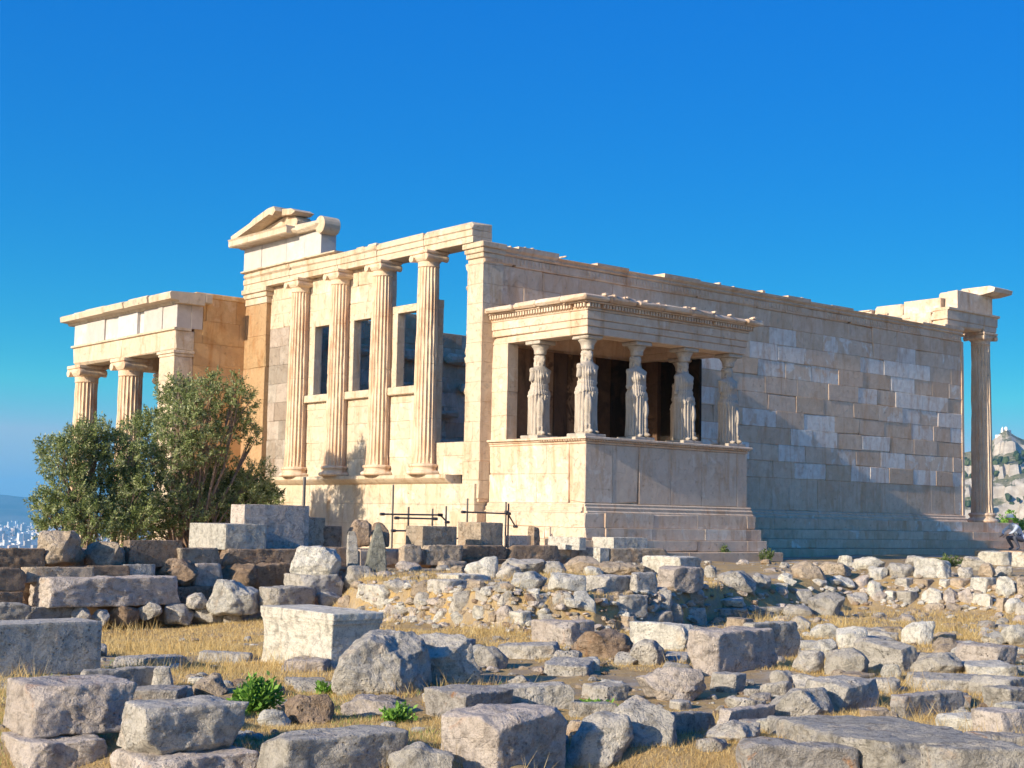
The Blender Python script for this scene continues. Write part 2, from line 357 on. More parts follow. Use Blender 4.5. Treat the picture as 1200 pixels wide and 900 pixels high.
def masonry(mb, axis, p0, p1, u0, u1, v0, v1, ch, bl, holes=(), tone=None, ragged=None, bev=.006, off=.005, chip=.05):
    """courses of blocks; axis 'x': wall runs along x with thickness p0..p1 in y; axis 'y': runs along y, thickness in x"""
    nc = max(1, round((v1-v0)/ch)); h = (v1-v0)/nc
    for k in range(nc):
        za = v0+k*h; zb = za+h; u = u0-(bl*.5 if k % 2 else 0)
        cuts = [u0]
        while u < u1:
            L = bl*random.choice([.8, 1, 1, 1.05, 1.2]); u += L
            if u0+.25 < u < u1-.25: cuts.append(u)
        for hh in holes:
            if zb > hh[2]+.01 and za < hh[3]-.01: cuts += [hh[0], hh[1]]
        cuts.append(u1); cuts = sorted(set(round(q, 3) for q in cuts if u0-1e-6 <= q <= u1+1e-6))
        for a, c_ in zip(cuts, cuts[1:]):
            if c_-a < .03: continue
            mid = (a+c_)/2; A_, B_ = za, zb; skip = False
            for hh in holes:
                if hh[0]-.001 <= mid <= hh[1]+.001:
                    if A_ >= hh[2]-.01 and B_ <= hh[3]+.01: skip = True
                    elif A_ < hh[2] < B_: B_ = hh[2]
                    elif A_ < hh[3] < B_: A_ = hh[3]
            if ragged and ragged(mid, (A_+B_)/2): skip = True
            if skip or B_-A_ < .03: continue
            tn = random.random() if tone is None else tone(mid, (A_+B_)/2)
            o1, o2 = random.uniform(-off, off), random.uniform(-off, off)
            gp = .0012
            if axis == 'x': mb.box((a+gp, p0+o1, A_+gp), (c_-gp, p1+o2, B_-gp), tn, bev, 0, chip)
            else: mb.box((p0+o1, a+gp, A_+gp), (p1+o2, c_-gp, B_-gp), tn, bev, 0, chip)
        # mortarless core so that no daylight comes through the joints
        cc = []; 
        for a, c_ in zip(cuts, cuts[1:]):
            mid = (a+c_)/2
            if any(hh[0]-.001 <= mid <= hh[1]+.001 and zb > hh[2]+.01 and za < hh[3]-.01 for hh in holes): continue
            if ragged and ragged(mid, (za+zb)/2): continue
            cc.append((a, c_))
        for a, c_ in cc:
            q0, q1 = p0+.05, p1-.05
            if axis == 'x': mb.box((a+.02, q0, za-.0), (c_-.02+.04*(c_ < u1-.1), q1, zb), .2)
            else: mb.box((q0, a+.02, za), (q1, c_-.02+.04*(c_ < u1-.1), zb), .2)

L, WID = 21.0, 11.34
# --- south wall
mb = MB()
masonry(mb, 'x', .0, .62, .0, L, 1.16, 6.08, .492, 1.25, ragged=None, chip=.16, bev=.008, off=.009, tone=lambda u, z_: random.random()*(.35 if z_ > 5.4 else 1.)*(.55 if u < 5.5 else 1))
masonry(mb, 'x', .012, .62, .0, L, .22, 1.16, .94, 1.35, tone=lambda u, z_: random.random()*.55)
part(mb, 'south_wall', M_HALL, label='long blank wall of squared blocks, old tan stone patched with pale new stone')
mb = MB()
x = 0.
while x < L-.02:
    l = min(random.uniform(1.0, 1.5), L-x); top = 6.56+random.uniform(-.05, .03)
    if random.random() < .35 and x > 2: top -= random.uniform(.03, .10)
    mb.box((x+.003, -.035, 6.083), (x+l-.003, .60, 6.32), random.random()*.4, .012, 0, .2)
    mb.extrude([(-.04, 6.32), (-.085, 6.36), (-.06, 6.41), (-.13, 6.47), (-.14, top), (.58, top+.01), (.58, 6.32)], x+.004, x+l-.004, random.random()*.35, 'y')
    x += l
for k in range(14):                                    # small bits left on the broken top
    x = random.uniform(.6, 19.5); s_ = random.uniform(.02, .07)
    mb.box((x, -.13+random.random()*.1, 6.55), (x+s_*random.uniform(1, 3), .1+random.random()*.3, 6.57+s_), .3, .012)
part(mb, 'wall_crown', M_HALL, label='carved band along the broken top of the long wall')
# carved palmette band as small raised ornaments
mb = MB(); x = .15; mb.box((.1, -.038, 6.13), (L-.1, -.0352, 6.30), .2)
while x < L-.1:
    if MN.noise((x*.5, 3, 1)) > -.18: mb.box((x, -.055, 6.14+random.uniform(0, .02)), (x+.07, -.036, 6.29), .2, .01)
    x += .125
part(mb, 'carved_band', M_HALL)
# base moulding and steps (crepis)
mb = MB()
mb.extrude([(-.02, .218), (-.06, .19), (-.05, .15), (-.11, .10), (-.10, .05), (-.14, .02), (-.14, .0), (.5, .0), (.5, .218)], 5.95, L+.08, .4, 'y')
part(mb, 'wall_base', M_HALL)
mb = MB()
for (o, za, zb) in ((.25, -.33, -.003), (.48, -.60, -.333), (.70, -.86, -.603)):
    masonry(mb, 'x', -o, .4, 6.0, L+2.95+o*.6, za, zb, zb-za, 1.4, tone=lambda u, z_: random.random()*.6)
    masonry(mb, 'y', L+2.3, L+2.95+o*.6, .4, 11.9, za, zb, zb-za, 1.4)
masonry(mb, 'x', -1.0, 1.0, 5.0, L+4, -1.7, -.87, .42, 1.2, tone=lambda u, z_: .1)
part(mb, 'stepped_base', M_HALL, label='marble steps under the long wall')
# --- SW anta (corner pier) with capital
mb = MB()
masonry(mb, 'y', -.02, .62, -.012, .60, 1.2, 6.05, .49, .9, tone=lambda u, z_: .45, off=.004)
masonry(mb, 'y', -.04, .3, -.02, .62, .30, 1.2, .45, 1.3, tone=lambda u, z_: .45)
for za, zb, o in ((6.05, 6.2, .0), (6.2, 6.32, .05), (6.32, 6.44, .09), (6.44, 6.58, .14)):
    mb.box((-.02-o, -.012-o, za+.002), (.62, .60+o*.5, zb), .45, .012)
z_ = 1.70                                               # broken edge toward the gap
while z_ < 6.0:
    hh_ = random.uniform(.12, .34); mb.box((.04+random.uniform(-.02, .02), .585, z_), (.5, .63+.10*(1+math.sin(z_*2.3))*random.uniform(.5, 1.2), z_+hh_-.002), .5, .05, .025, .5); z_ += hh_
part(mb, 'corner_pier', M_WEST, label='sunlit corner pier with a moulded capital')
# --- NE/SE anta edge
mb = MB()
masonry(mb, 'x', -.02, .66, L-.02, L+.12, .2, 6.1, .49, .6, tone=lambda u, z_: .3)
masonry(mb, 'y', L-.6, L+.1, .66, 1.5, -.3, 6.5, .49, .6, tone=lambda u, z_: .3, ragged=lambda u, z_: u > 1.0+.4*math.sin(z_*5))
part(mb, 'east_pier', M_HALL)
# --- west wall: podium storey, ledge, infill with windows
mb = MB()
masonry(mb, 'y', -.10, .6, .05, WID, -3.4, .66, .5, 1.5, tone=lambda u, z_: .35+.3*random.random())
masonry(mb, 'x', -.08, 1.0, -.12, .6, -1.6, -.02, .5, 1.1, tone=lambda u, z_: .4)
for a_, b_ in ((9.95, 7.1), (7.09, 4.4), (4.39, 2.3), (2.29, .95)):
    mb.extrude([(-.10, .66), (-.18, .70), (-.26, .76), (-.30, .80), (-.30, .885), (.2, .885), (.2, .66)], b_, a_, .5, 'x')
part(mb, 'west_podium', M_WEST, label='sunlit lower storey of the west front with a moulded ledge')
wins = [(6.70, 7.52, 3.2, 5.14), (4.70, 5.56, 3.2, 5.14), (2.68, 3.52, 3.2, 5.14)]
mb = MB()
gap = (0.6, 1.86, 1.70, 6.7)
masonry(mb, 'y', .06, .24, .6, 8.55, .885, 6.575, .49, 1.15, holes=wins+[gap, (1.86, 3.95, 5.36, 6.7)], tone=lambda u, z_: .35+.3*random.random())
part(mb, 'west_wall', M_WEST, label='cream infill wall between the west columns with three window openings')
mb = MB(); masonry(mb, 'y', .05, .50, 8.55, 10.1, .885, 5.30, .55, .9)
part(mb, 'painted_shade_infill', M_GREY, label='grey masonry with painted shade left of the first west column')  # shaded part of the bay, its shade painted as grey
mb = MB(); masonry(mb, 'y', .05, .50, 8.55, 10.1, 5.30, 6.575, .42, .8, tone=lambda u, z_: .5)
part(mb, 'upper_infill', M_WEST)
for wi in wins:
    y0, y1, z0, z1 = wi
    mb = MB()
    mb.box((-.02, y1, z0), (.22, y1+.18, z1+.18), .5, .01); mb.box((-.02, y0-.18, z0), (.22, y0, z1+.18), .5, .01)
    mb.box((-.03, y0-.001, z1), (.21, y1+.001, z1+.17), .5, .01)
    f_ = part(mb, 'window', M_WEST)
    mb = MB(); mb.box((-.07, y0-.42, z0-.21), (.26, y1+.42, z0-.004), .5, .015); s_ = mb.build('sill', M_WEST); s_.parent = f_
# --- NW anta
mb = MB()
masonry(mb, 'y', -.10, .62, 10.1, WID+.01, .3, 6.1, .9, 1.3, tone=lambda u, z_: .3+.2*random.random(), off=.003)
o_ = part(mb, 'corner_pilaster', M_PIL, label='orange stained pilaster at the inner corner, darkened with painted shade')
mb = MB()
for za, zb, o in ((6.1, 6.3, .03), (6.3, 6.44, .08), (6.44, 6.58, .14)): mb.box((-.10-o, 10.1-o, za+.002), (.6, WID+.02+o*.3, zb), .5, .012)
mb.build('capital', M_WEST).parent = o_
# --- engaged columns
def ionic_column(cx, cy, z0, z1, r, mat, axis='x', cap_h=.40, base=True, label=None, dark=None, n=20):
    ob = empty('column', (0, 0, 0)); ob.parent = T; ob.location = Vector((cx, cy, z0))-T.location
    if label: ob['label'] = label
    H = z1-z0
    def sp_(mb_, name, mat_, smooth=True):
        q = mb_.build(name, mat_, None, smooth); q.parent = ob; return q
    bh = r*.9 if base else .02
    if base:
        mb_ = MB(); pr = []
        for k in range(9): a_ = math.pi*k/8; pr.append((r*1.28+r*.17*math.sin(a_), bh*(.0+.36*(1-math.cos(a_))/2)))
        pr += [(r*1.26, bh*.38), (r*1.16, bh*.45), (r*1.13, bh*.55), (r*1.18, bh*.64)]
        for k in range(9): a_ = math.pi*k/8; pr.append((r*1.16+r*.12*math.sin(a_), bh*(.66+.30*(1-math.cos(a_))/2)))
        pr += [(r*1.08, bh*.97), (r*1.04, bh)]
        mb_.lathe(pr, n=40, tone=.55); sp_(mb_, 'base', mat)
    mb_ = MB(); pr = []; hs_ = H-bh-cap_h; K = 18
    for k in range(K+1):
        f = k/K; rr = r*(1-.14*f-.0*f*f+.012*math.sin(math.pi*f))
        if k == 0: rr *= 1.06
        pr.append((rr*(1+.006*MN.noise((cx*3, cy*3, f*9))), bh+hs_*f))
        if k in (4, 9, 14): pr += [(rr, bh+hs_*f+.010), (rr*.955, bh+hs_*f+.013), (rr*.955, bh+hs_*f+.019), (rr*.998, bh+hs_*f+.022)]
    mb_.lathe(pr, n=120, tone=.3, flute=n, fd=.13)
    # weather the flutes
    V2 = []
    for (x_, y_, z_) in mb_.v:
        nn = MN.fractal(Vector((x_*4+cx, y_*4+cy, z_*1.7)), .6, 2.2, 4); q = 1
        if nn > .28: rr = math.hypot(x_, y_); rt = r*(1-.14*(z_-bh)/hs_)*.955; q = (rr+(rt-rr)*min(1, (nn-.28)*6))/rr if rr > rt else 1
        V2.append((x_*q, y_*q, z_))
    mb_.v = V2; sp_(mb_, 'shaft', mat, False)
    mb_ = MB(); zc = H-cap_h; rt = r*.87
    mb_.lathe([(rt*1.0, zc), (rt*1.03, zc+.02), (rt*1.0, zc+.04), (rt*1.02, zc+cap_h*.32), (rt*1.12, zc+cap_h*.36), (rt*1.28, zc+cap_h*.52), (rt*1.3, zc+cap_h*.6), (rt*.9, zc+cap_h*.66)], n=40, tone=.5)
    vr = cap_h*.215
    for s_ in (-1, 1):
        # bolster of the volute: runs in the 'out' direction, waisted in the middle
        prf = [(vr*.55, -rt*1.28), (vr, -rt*1.26), (vr, -rt*1.1), (vr*.82, -rt*.6), (vr*.78, 0), (vr*.82, rt*.6), (vr, rt*1.1), (vr, rt*1.26), (vr*.55, rt*1.28)]
        if axis == 'x': mb_.lathe(prf, (s_*rt*1.12, zc+cap_h*.56), 20, .5, ax='x')
        else: mb_.lathe(prf, (s_*rt*1.12, zc+cap_h*.56), 20, .5, ax='y')
    if axis == 'x':
        mb_.box((-rt*1.2, -rt*1.25, zc+cap_h*.6), (rt*1.2, rt*1.25, zc+cap_h*.8), .5, .01)
        mb_.box((-rt*1.3, -rt*1.35, zc+cap_h*.8), (rt*1.3, rt*1.35, H-.002), .5, .012)
    else:
        mb_.box((-rt*1.25, -rt*1.2, zc+cap_h*.6), (rt*1.25, rt*1.2, zc+cap_h*.8), .5, .01)
        mb_.box((-rt*1.35, -rt*1.3, zc+cap_h*.8), (rt*1.35, rt*1.3, H-.002), .5, .012)
    q = sp_(mb_, 'capital', mat, False)
    if dark: q.data.materials[0] = dark
    return ob
for cy, lb in ((8.2, 'fluted column beside the grey masonry, leftmost of the west front'), (6.14, 'fluted column between the first and second windows'), (4.12, 'fluted column between the second and third windows'), (2.1, 'fluted column beside the tall ragged gap')):
    ionic_column(-.10, cy, .887, 6.575, .315, M_COLUMN, 'x', .40, label=lb)
# --- west architrave
mb = MB()
for a_, b_, hh in ((WID, 8.7, 7.09), (8.69, 6.2, 7.08), (6.19, 4.3, 7.06), (4.29, 2.2, 7.08), (2.19, .20, 7.09)):
    mb.box((-.20, b_+.003, 6.577), (.42, a_-.003, 6.74), .45, .01, 0, .1); mb.box((-.225, b_+.003, 6.741), (.42, a_-.003, 6.90), .45, .01, 0, .1)
    mb.box((-.25, b_+.003, 6.901), (.42, a_-.003, hh), .45, .015, .006, .3)
mb.extrude([(-.25, 7.09), (-.31, 7.11), (-.31, 7.15), (.3, 7.15), (.3, 7.09)], 6.2, WID+.03, .5, 'x')
mb.box((-.1, 4.5, 7.06), (.2, 4.9, 7.16), .5, .02); mb.box((-.2, 4.95, 7.06), (.0, 5.3, 7.11), .5, .02)
part(mb, 'architrave', M_WEST, label='cream beam across the tops of the west columns')
# --- frieze, cornice and pediment fragment
mb = MB()
for a_, b_ in ((7.05, 7.9), (7.91, 8.9), (8.91, 10.3), (10.31, WID+.0)):
    mb.box((-.22+random.uniform(-.01, .01), a_, 7.152), (.3, b_, 7.86), random.random(), .008)
part(mb, 'frieze', M_FRIEZE, label='grey frieze slabs above the left end of the west beam')
mb = MB()
for a_, b_ in ((8.2, 9.25), (9.26, 10.4), (10.41, 11.55)):
    mb.extrude([(-.22, 7.862), (-.30, 7.90), (-.62, 7.87), (-.66, 7.90), (-.66, 8.05), (-.70, 8.10), (.3, 8.10), (.3, 7.862)], a_, b_-.004, .5, 'x')
mb.box((-.5, 8.0, 7.87), (.2, 8.25, 8.06), .5, .04, .03, .5)
mb.box((-.42, 6.95, 7.87), (.25, 8.15, 8.12), .5, .04, .02, .4)
mb.lathe([(.18, -.35), (.25, -.33), (.25, .2), (.2, .22)], (6.95, 7.98), 18, .3, ax='x')
part(mb, 'cornice', M_WEST, label='broken overhanging cornice over the grey frieze')
def gable(mb, pts, x0, x1, tone):
    """closed outline of (y, z) given thickness in x"""
    n = len(pts); Vv = [(x0, y, z) for y, z in pts]+[(x1, y, z) for y, z in pts]
    mb.add(Vv, [tuple(range(n)), tuple(range(n, 2*n))[::-1]]+[(i, n+i, n+(i+1) % n, (i+1) % n) for i in range(n)], tone)
mb = MB()
gable(mb, [(11.1, 8.11), (8.35, 8.11), (8.28, 8.3), (8.42, 8.45), (9.0, 8.50), (10.2, 8.31)], -.25, .25, .5)
o_ = part(mb, 'pediment', M_WEST, label='corner fragment of the gable with a sloping cornice')
mb = MB(); gable(mb, [(11.4, 8.105), (11.05, 8.12), (9.2, 8.56), (9.0, 8.50), (8.85, 8.62), (8.95, 8.76), (9.3, 8.74), (10.1, 8.55), (10.3, 8.46), (11.42, 8.20)], -.66, .25, .5)
gable(mb, [(8.83, 8.50), (8.3, 8.46), (8.1, 8.53), (8.35, 8.64), (8.83, 8.68)], -.45, .2, .4)
mb.build('raking_cornice', M_WEST).parent = o_
# --- north wall (seen through the windows) and east end
mb = MB()
masonry(mb, 'x', 10.72, WID-.02, .62, L, -1., 6.45, .495, 1.3, ragged=lambda u, z_: (10 < u < 15.5 and z_ > 4.0+.35*math.sin(u*3)) or z_ > 6.2+.3*math.sin(u*2.1))  # unseen middle stretch lowered to let sun reach the east column
for k in range(26):
    x = random.uniform(1.5, 9); z_ = random.choice([1.2, 2.2, 3.1, 4.0, 4.9]); mb.box((x, 10.45, z_), (x+random.uniform(.5, 1.6), 10.72, z_+random.uniform(.15, .4)), random.random(), .04, .02, .5)
part(mb, 'north_wall', M_OLD, label='dark far wall seen through the windows and the gap')
mb = MB(); mb.box((.6, .64, -1.2), (L+2.5, 10.7, -.9), .3); part(mb, 'inner_floor', M_OLD)
# --- east colonnade
for k, cy in enumerate((.33, 2.42, 4.51, 6.60, 8.69)):
    ionic_column(22.75, cy, -.003, 6.58, .37, M_PORCH, 'y', .42, label='free-standing fluted column at the far right corner' if k == 0 else None)
mb = MB()
def beam(mb, a, b, tone=.3): mb.box(a, b, tone, .015, .004, .2)
beam(mb, (20.15, -.02, 6.583), (22.4, .62, 6.80), .35); beam(mb, (20.12, -.04, 6.801), (22.4, .62, 7.12), .3)
beam(mb, (22.41, -.02, 6.583), (23.25, .62, 6.80), .35); beam(mb, (22.41, -.04, 6.801), (23.27, .62, 7.14), .25)
mb.extrude([(-.04, 7.12), (-.10, 7.15), (-.10, 7.21), (.62, 7.21), (.62, 7.12)], 20.15, 23.32, .3, 'y')
for y0 in (.63, 2.8, 4.9, 7.0):
    beam(mb, (22.45, y0, 6.583), (23.22, y0+2.09, 7.12), .4)
beam(mb, (20.15, .63, 6.583), (20.8, 3.4, 7.1), .5); beam(mb, (20.15, 3.42, 6.583), (20.8, 5.2, 7.05), .5)
part(mb, 'east_architrave', M_PORCH, label='stone beams over the corner column at the far right')
mb = MB()
beam(mb, (20.9, .06, 7.212), (23.1, .56, 7.88), .5); beam(mb, (20.75, .62, 7.15), (21.3, 2.1, 7.66), .6)
beam(mb, (20.7, 2.12, 7.13), (21.25, 3.3, 7.6), .6); beam(mb, (20.6, 3.35, 7.10), (21.2, 4.6, 7.5), .6)
part(mb, 'east_frieze', M_PORCH)
mb = MB()
mb.extrude([(-.02, 7.883), (-.45, 7.95), (-.50, 8.08), (-.30, 8.16), (.8, 8.16), (.7, 7.883)], 22.35, 23.5, .5, 'y')
beam(mb, (22.3, .5, 7.885), (23.35, 1.7, 8.12), .5)
part(mb, 'corner_cornice', M_PORCH, label='overhanging cornice block on the far right corner')

# --- caryatid porch
PX0, PX1, PY = .30, 5.87, -3.40
mb = MB()
def pod_w(u, z_): return .45+.2*random.random()
masonry(mb, 'x', PY, PY+.55, PX0, PX1, .22, 1.56, 1.34, 1.08, tone=lambda u, z_: .38+.12*random.random(), bev=.014)
masonry(mb, 'y', PX0+.002, PX0+.55, PY+.55, -.01, .22, 1.56, .67, 1.1, tone=pod_w)
masonry(mb, 'y', PX1-.55, PX1-.002, PY+.55, -.01, .22, 1.56, .67, 1.1, tone=pod_w)
mb.extrude([(PY-.02, .218), (PY-.06, .19), (PY-.05, .15), (PY-.10, .11), (PY-.09, .05), (PY-.14, .02), (PY-.14, .0), (PY+.5, 0), (PY+.5, .218)], PX0-.04, PX1+.10, .42, 'y')
mb.extrude([(PX0-.02, .218), (PX0-.06, .19), (PX0-.05, .15), (PX0-.10, .11), (PX0-.09, .05), (PX0-.14, .02), (PX0-.14, .0), (PX0+.3, 0), (PX0+.3, .218)], PY-.02, -.02, .45, 'x')
for (o, za, zb) in ((.18, -.33, -.003), (.33, -.60, -.333), (.48, -.86, -.603)):
    masonry(mb, 'x', PY-o, PY+.6, PX0-o*.8+.62, PX1+.08+o*.25, za, zb, zb-za, 1.5, tone=lambda u, z_: .3+.3*random.random(), chip=.15)
    masonry(mb, 'y', PX0-o*.8, PX0+.6, PY-o+.02, -.1, za, zb, zb-za, 1.3, tone=lambda u, z_: .5, chip=.15)
masonry(mb, 'x', PY-.9, PY+.5, PX0+.2, PX1+.3, -1.6, -.87, .4, 1.2, tone=lambda u, z_: .2)
part(mb, 'porch_podium', M_PORCH, label='high podium under the statues of women')
mb = MB()
def ring(mb, o, za, zb, tone, wdt=.62, jit=.0, gap_=None):
    """band round the three free sides of the porch, butt jointed"""
    mb.box((PX0-o, PY-o, za), (PX1+o, PY+wdt, zb), tone, .012, jit, .1)
    mb.box((PX0-o, PY+wdt+.002, za), (PX0+wdt, -.012, zb), tone, .012, jit, .1)
    mb.box((PX1-wdt, PY+wdt+.002, za), (PX1+o, -.012, zb), tone, .012, jit, .1)
ring(mb, .02, 1.562, 1.62, .4); ring(mb, .11, 1.664, 1.72, .5)
ring(mb, .05, 1.621, 1.663, .3)
part(mb, 'podium_cornice', M_PORCH, label='egg-carved moulding along the top of the podium')
mb = MB(); x = PX0; mb.box((PX0-.052, PY-.0525, 1.63), (PX1, PY-.0495, 1.66), .1); mb.box((PX0-.0525, PY-.04, 1.63), (PX0-.0495, -1.9, 1.66), .1)
while x < PX1:
    if random.random() < .9: mb.box((x, PY-.095, 1.624), (x+.05, PY-.051, 1.662), .1, .01)
    x += .085
y = PY+.1
while y < -1.9:
    mb.box((PX0-.095, y, 1.624), (PX0-.051, y+.05, 1.662), .1, .01); y += .085
part(mb, 'egg_moulding', M_PORCH)
mb = MB(); mb.box((PX0+.55, PY+.55, -.8), (PX1-.55, -.01, 1.55), .3); mb.box((PX0+.6, PY+.62, 1.551), (PX1-.62, -.012, 1.66), .3); part(mb, 'porch_floor', M_PORCH)
# entablature of the porch
mb = MB()
ring(mb, -.03, 4.06, 4.24, .45, .55, .002); ring(mb, -.005, 4.242, 4.40, .45, .55, .002); ring(mb, .02, 4.402, 4.60, .5, .55, .002)
part(mb, 'porch_architrave', M_PORCH, label='beam of the porch resting on the statues')
mb = MB()
ring(mb, .035, 4.602, 4.66, .2, .5)
x = PX0-.06
while x < PX1+.1:
    if random.random() < .94: mb.box((x, PY-.13, 4.662), (x+.055, PY-.037, 4.76), .3, .008)
    x += .095
y = PY-.03
while y < -.1:
    if random.random() < .94: mb.box((PX0-.13, y, 4.662), (PX0-.037, y+.055, 4.76), .5, .008); mb.box((PX1+.037, y, 4.662), (PX1+.13, y+.055, 4.76), .5, .008)
    y += .095
ring(mb, .03, 4.6605, 4.7615, .05, .5)
part(mb, 'dentils', M_PORCH, label='row of small square teeth under the porch cornice')
mb = MB()
ring(mb, .16, 4.763, 4.80, .4, .5); 
x = PX0-.32
while x < PX1+.30:
    l = min(random.uniform(.7, 1.3), PX1+.32-x); o = .30+random.uniform(-.06, .02); tp = 4.95+random.uniform(-.035, .02)
    mb.box((x, PY-o, 4.802), (x+l-.004, PY+.6, tp), random.random()*.5, .03, .008, .4); x += l
y = PY+.604
while y < -.02:
    l = min(random.uniform(.7, 1.2), -.015-y); o = .32+random.uniform(-.06, .02)
    mb.box((PX0-o, y, 4.802), (PX0+.6, y+l-.004, 4.95+random.uniform(-.03, .02)), .5, .03, .008, .4)
    mb.box((PX1-.6, y, 4.802), (PX1+o*.9, y+l-.004, 4.94), .5, .03, .008, .4); y += l
mb.box((PX0+.56, PY+.56, 4.66), (PX1-.56, -.012, 4.90), .4)
for k in range(13):
    x = random.uniform(PX0, PX1+.2); s_ = random.uniform(.015, .05); mb.box((x, PY-.28, 4.93), (x+s_*2.5, PY-.15, 4.95+s_), .4, .01)
part(mb, 'porch_roof', M_PORCH, label='flat chipped marble roof of the statue porch')
for xx, w_ in ((PX0+.0, .34), (PX1-.36, .34)):
    mb = MB()
    masonry(mb, 'x', -.60, -.014, xx+.02, xx+.02+w_, 1.722, 4.06, .58, .8, tone=lambda u, z_: .45)
    part(mb, 'porch_pilaster', M_PORCH if xx < 2 else M_BLACK)  # right pilaster coloured as interior shade
for xa, xb, tn in ((.66, .98, 0.), (.99, 1.55, .9), (1.56, 2.28, .8), (2.30, 2.75, .05), (2.76, 3.3, .6), (3.31, 3.75, .9), (3.76, 4.3, .3), (4.31, 5.45, .0)):  # strips added behind the statues, interior shade put into their colour
    mb = MB(); mb.box((xa, -.10, 1.73), (xb-.004, -.016, 4.05), tn, .01); part(mb, 'porch_shade_panel', M_BLACK)
mb = MB(); mb.box((PX1-.22, -1.98, 1.73), (PX1-.12, -.61, 4.04), .0, .01); part(mb, 'porch_shade_panel', M_BLACK)  # side panel added, painted as dark interior shade

# --- caryatids
def caryatid(x, y, label, armL=True, armR=True, mirror=1, rot=0.):
    me_src = MB(); nseg = 56
    P = [(.0, .25, .215), (.06, .245, .21), (.3, .235, .20), (.6, .235, .195), (.85, .245, .195), (.98, .25, .195), (1.04, .24, .185), (1.10, .212, .168), (1.2, .20, .155), (1.32, .225, .175), (1.42, .235, .175), (1.50, .25, .15), (1.55, .235, .125), (1.60, .13, .10), (1.63, .075, .08), (1.66, .06, .06)]
    V = []; F = []
    for (z, rx, ry) in P:
        for i in range(nseg):
            a = 2*math.pi*i/nseg; ex = .85
            V.append((rx*math.copysign(abs(math.cos(a))**ex, math.cos(a)), ry*math.copysign(abs(math.sin(a))**ex, math.sin(a)), z))
    for k in range(len(P)-1):
        for i in range(nseg): F.append((k*nseg+i, k*nseg+(i+1) % nseg, (k+1)*nseg+(i+1) % nseg, (k+1)*nseg+i))
    F += [tuple(range(nseg))[::-1], tuple(range((len(P)-1)*nseg, len(P)*nseg))]
    me_src.add(V, F)
    def ball(c, r, n=16):
        pr = [(max(.001, math.sin(math.pi*k/n)), -math.cos(math.pi*k/n)) for k in range(n+1)]
        q = MB(); q.lathe(pr, (0, 0), 20)
        me_src.add([(c[0]+a*r[0], c[1]+b*r[1], c[2]+d*r[2]) for a, b, d in q.v], q.f)
    ball((0, -.015, 1.755), (.10, .118, .14)); ball((0, .03, 1.79), (.14, .135, .11)); ball((0, .07, 1.64), (.13, .08, .18)); ball((0, 0, 1.60), (.10, .09, .10))
    ball((-.085, -.04, 1.58), (.035, .035, .13)); ball((.085, -.04, 1.58), (.035, .035, .13))      # locks of hair on the shoulders
    ball((0, -.125, 1.745), (.016, .022, .035)); ball((0, -.105, 1.70), (.03, .02, .012)); ball((0, -.09, 1.665), (.035, .03, .025))
    ball((.07, -.135, 1.36), (.085, .07, .085)); ball((-.07, -.135, 1.36), (.085, .07, .085))
    ball((.10*mirror, -.16, .62), (.10, .11, .26)); ball((.105*mirror, -.15, .30), (.085, .10, .34)); ball((.11*mirror, -.21, .05), (.06, .11, .06)); ball((-.10*mirror, -.2, .03), (.06, .10, .045))
    me_src.tube((0, 0, 1.5), (0, 0, 1.75), .085, 16, r2=.075)
    for s_, on in ((-1, armL), (1, armR)):
        e_ = 1.12 if on else 1.27
        me_src.tube((s_*.225, 0, 1.49), (s_*.262, .01, e_), .075, 12, r2=.055); ball((s_*.235, 0, 1.485), (.085, .085, .075)); ball((s_*.262, .01, e_), (.055, .055, .04))
    q = me_src.build('tmp', M_STATUE); md = q.modifiers.new('r', 'REMESH'); md.mode = 'VOXEL'; md.voxel_size = .0135
    dg = bpy.context.evaluated_depsgraph_get(); me2 = bpy.data.meshes.new_from_object(q.evaluated_get(dg)); bpy.data.objects.remove(q)
    n = len(me2.vertices); co = np.zeros(n*3); me2.vertices.foreach_get('co', co); co = co.reshape(-1, 3)
    nm = np.zeros(n*3); me2.vertices.foreach_get('normal', nm); nm = nm.reshape(-1, 3)
    th = np.arctan2(co[:, 1], co[:, 0]); z = co[:, 2]
    seed = x*3.1
    leg = np.exp(-((th-(-math.pi/2+.55*mirror))**2)/.12)                     # smooth cloth over the bent knee
    f1 = np.abs(np.sin(th*9+.25*np.sin(z*3+seed)))**.7*(.045)*(z < .93)*(1-.8*leg*(z > .2))
    f2 = np.abs(np.sin(th*11+1.3*np.sin(z*4+seed)+seed))*(.018)*((z >= .93) & (z < 1.5) & (np.abs(co[:, 0]) < .25))
    hem = .014*((z > .90+.05*np.sin(th*3+seed)) & (z < 1.03))+.012*((z > 1.10+.03*np.cos(th*2)) & (z < 1.17))
    hair = .010*np.sin(th*16+z*30)*((z > 1.5) & (co[:, 1] > -.03)) + .008*np.sin(z*90+th*5)*((z > 1.78))
    disp = -(.020*(z < .93))+f1+f2-.009*((z >= .93) & (z < 1.5))+hem+hair
    disp *= np.where(z < .03, 0, 1)
    co = co+nm*disp[:, None]
    co[:, 0] += .018*np.sin(z*2.2+.3)*mirror
    co[:, 0] *= 1.03; co[:, 1] *= 1.0; c_, s_ = math.cos(rot), math.sin(rot)
    X = co[:, 0]*c_-co[:, 1]*s_; Y = co[:, 0]*s_+co[:, 1]*c_
    me2.vertices.foreach_set('co', np.stack([X, Y, z*1.035], -1).ravel()); me2.polygons.foreach_set('use_smooth', [True]*len(me2.polygons)); me2.update()
    a_ = me2.attributes.new('tone', 'FLOAT', 'FACE'); a_.data.foreach_set('value', [.45]*len(me2.polygons))
    if not me2.materials: me2.materials.append(M_STATUE)
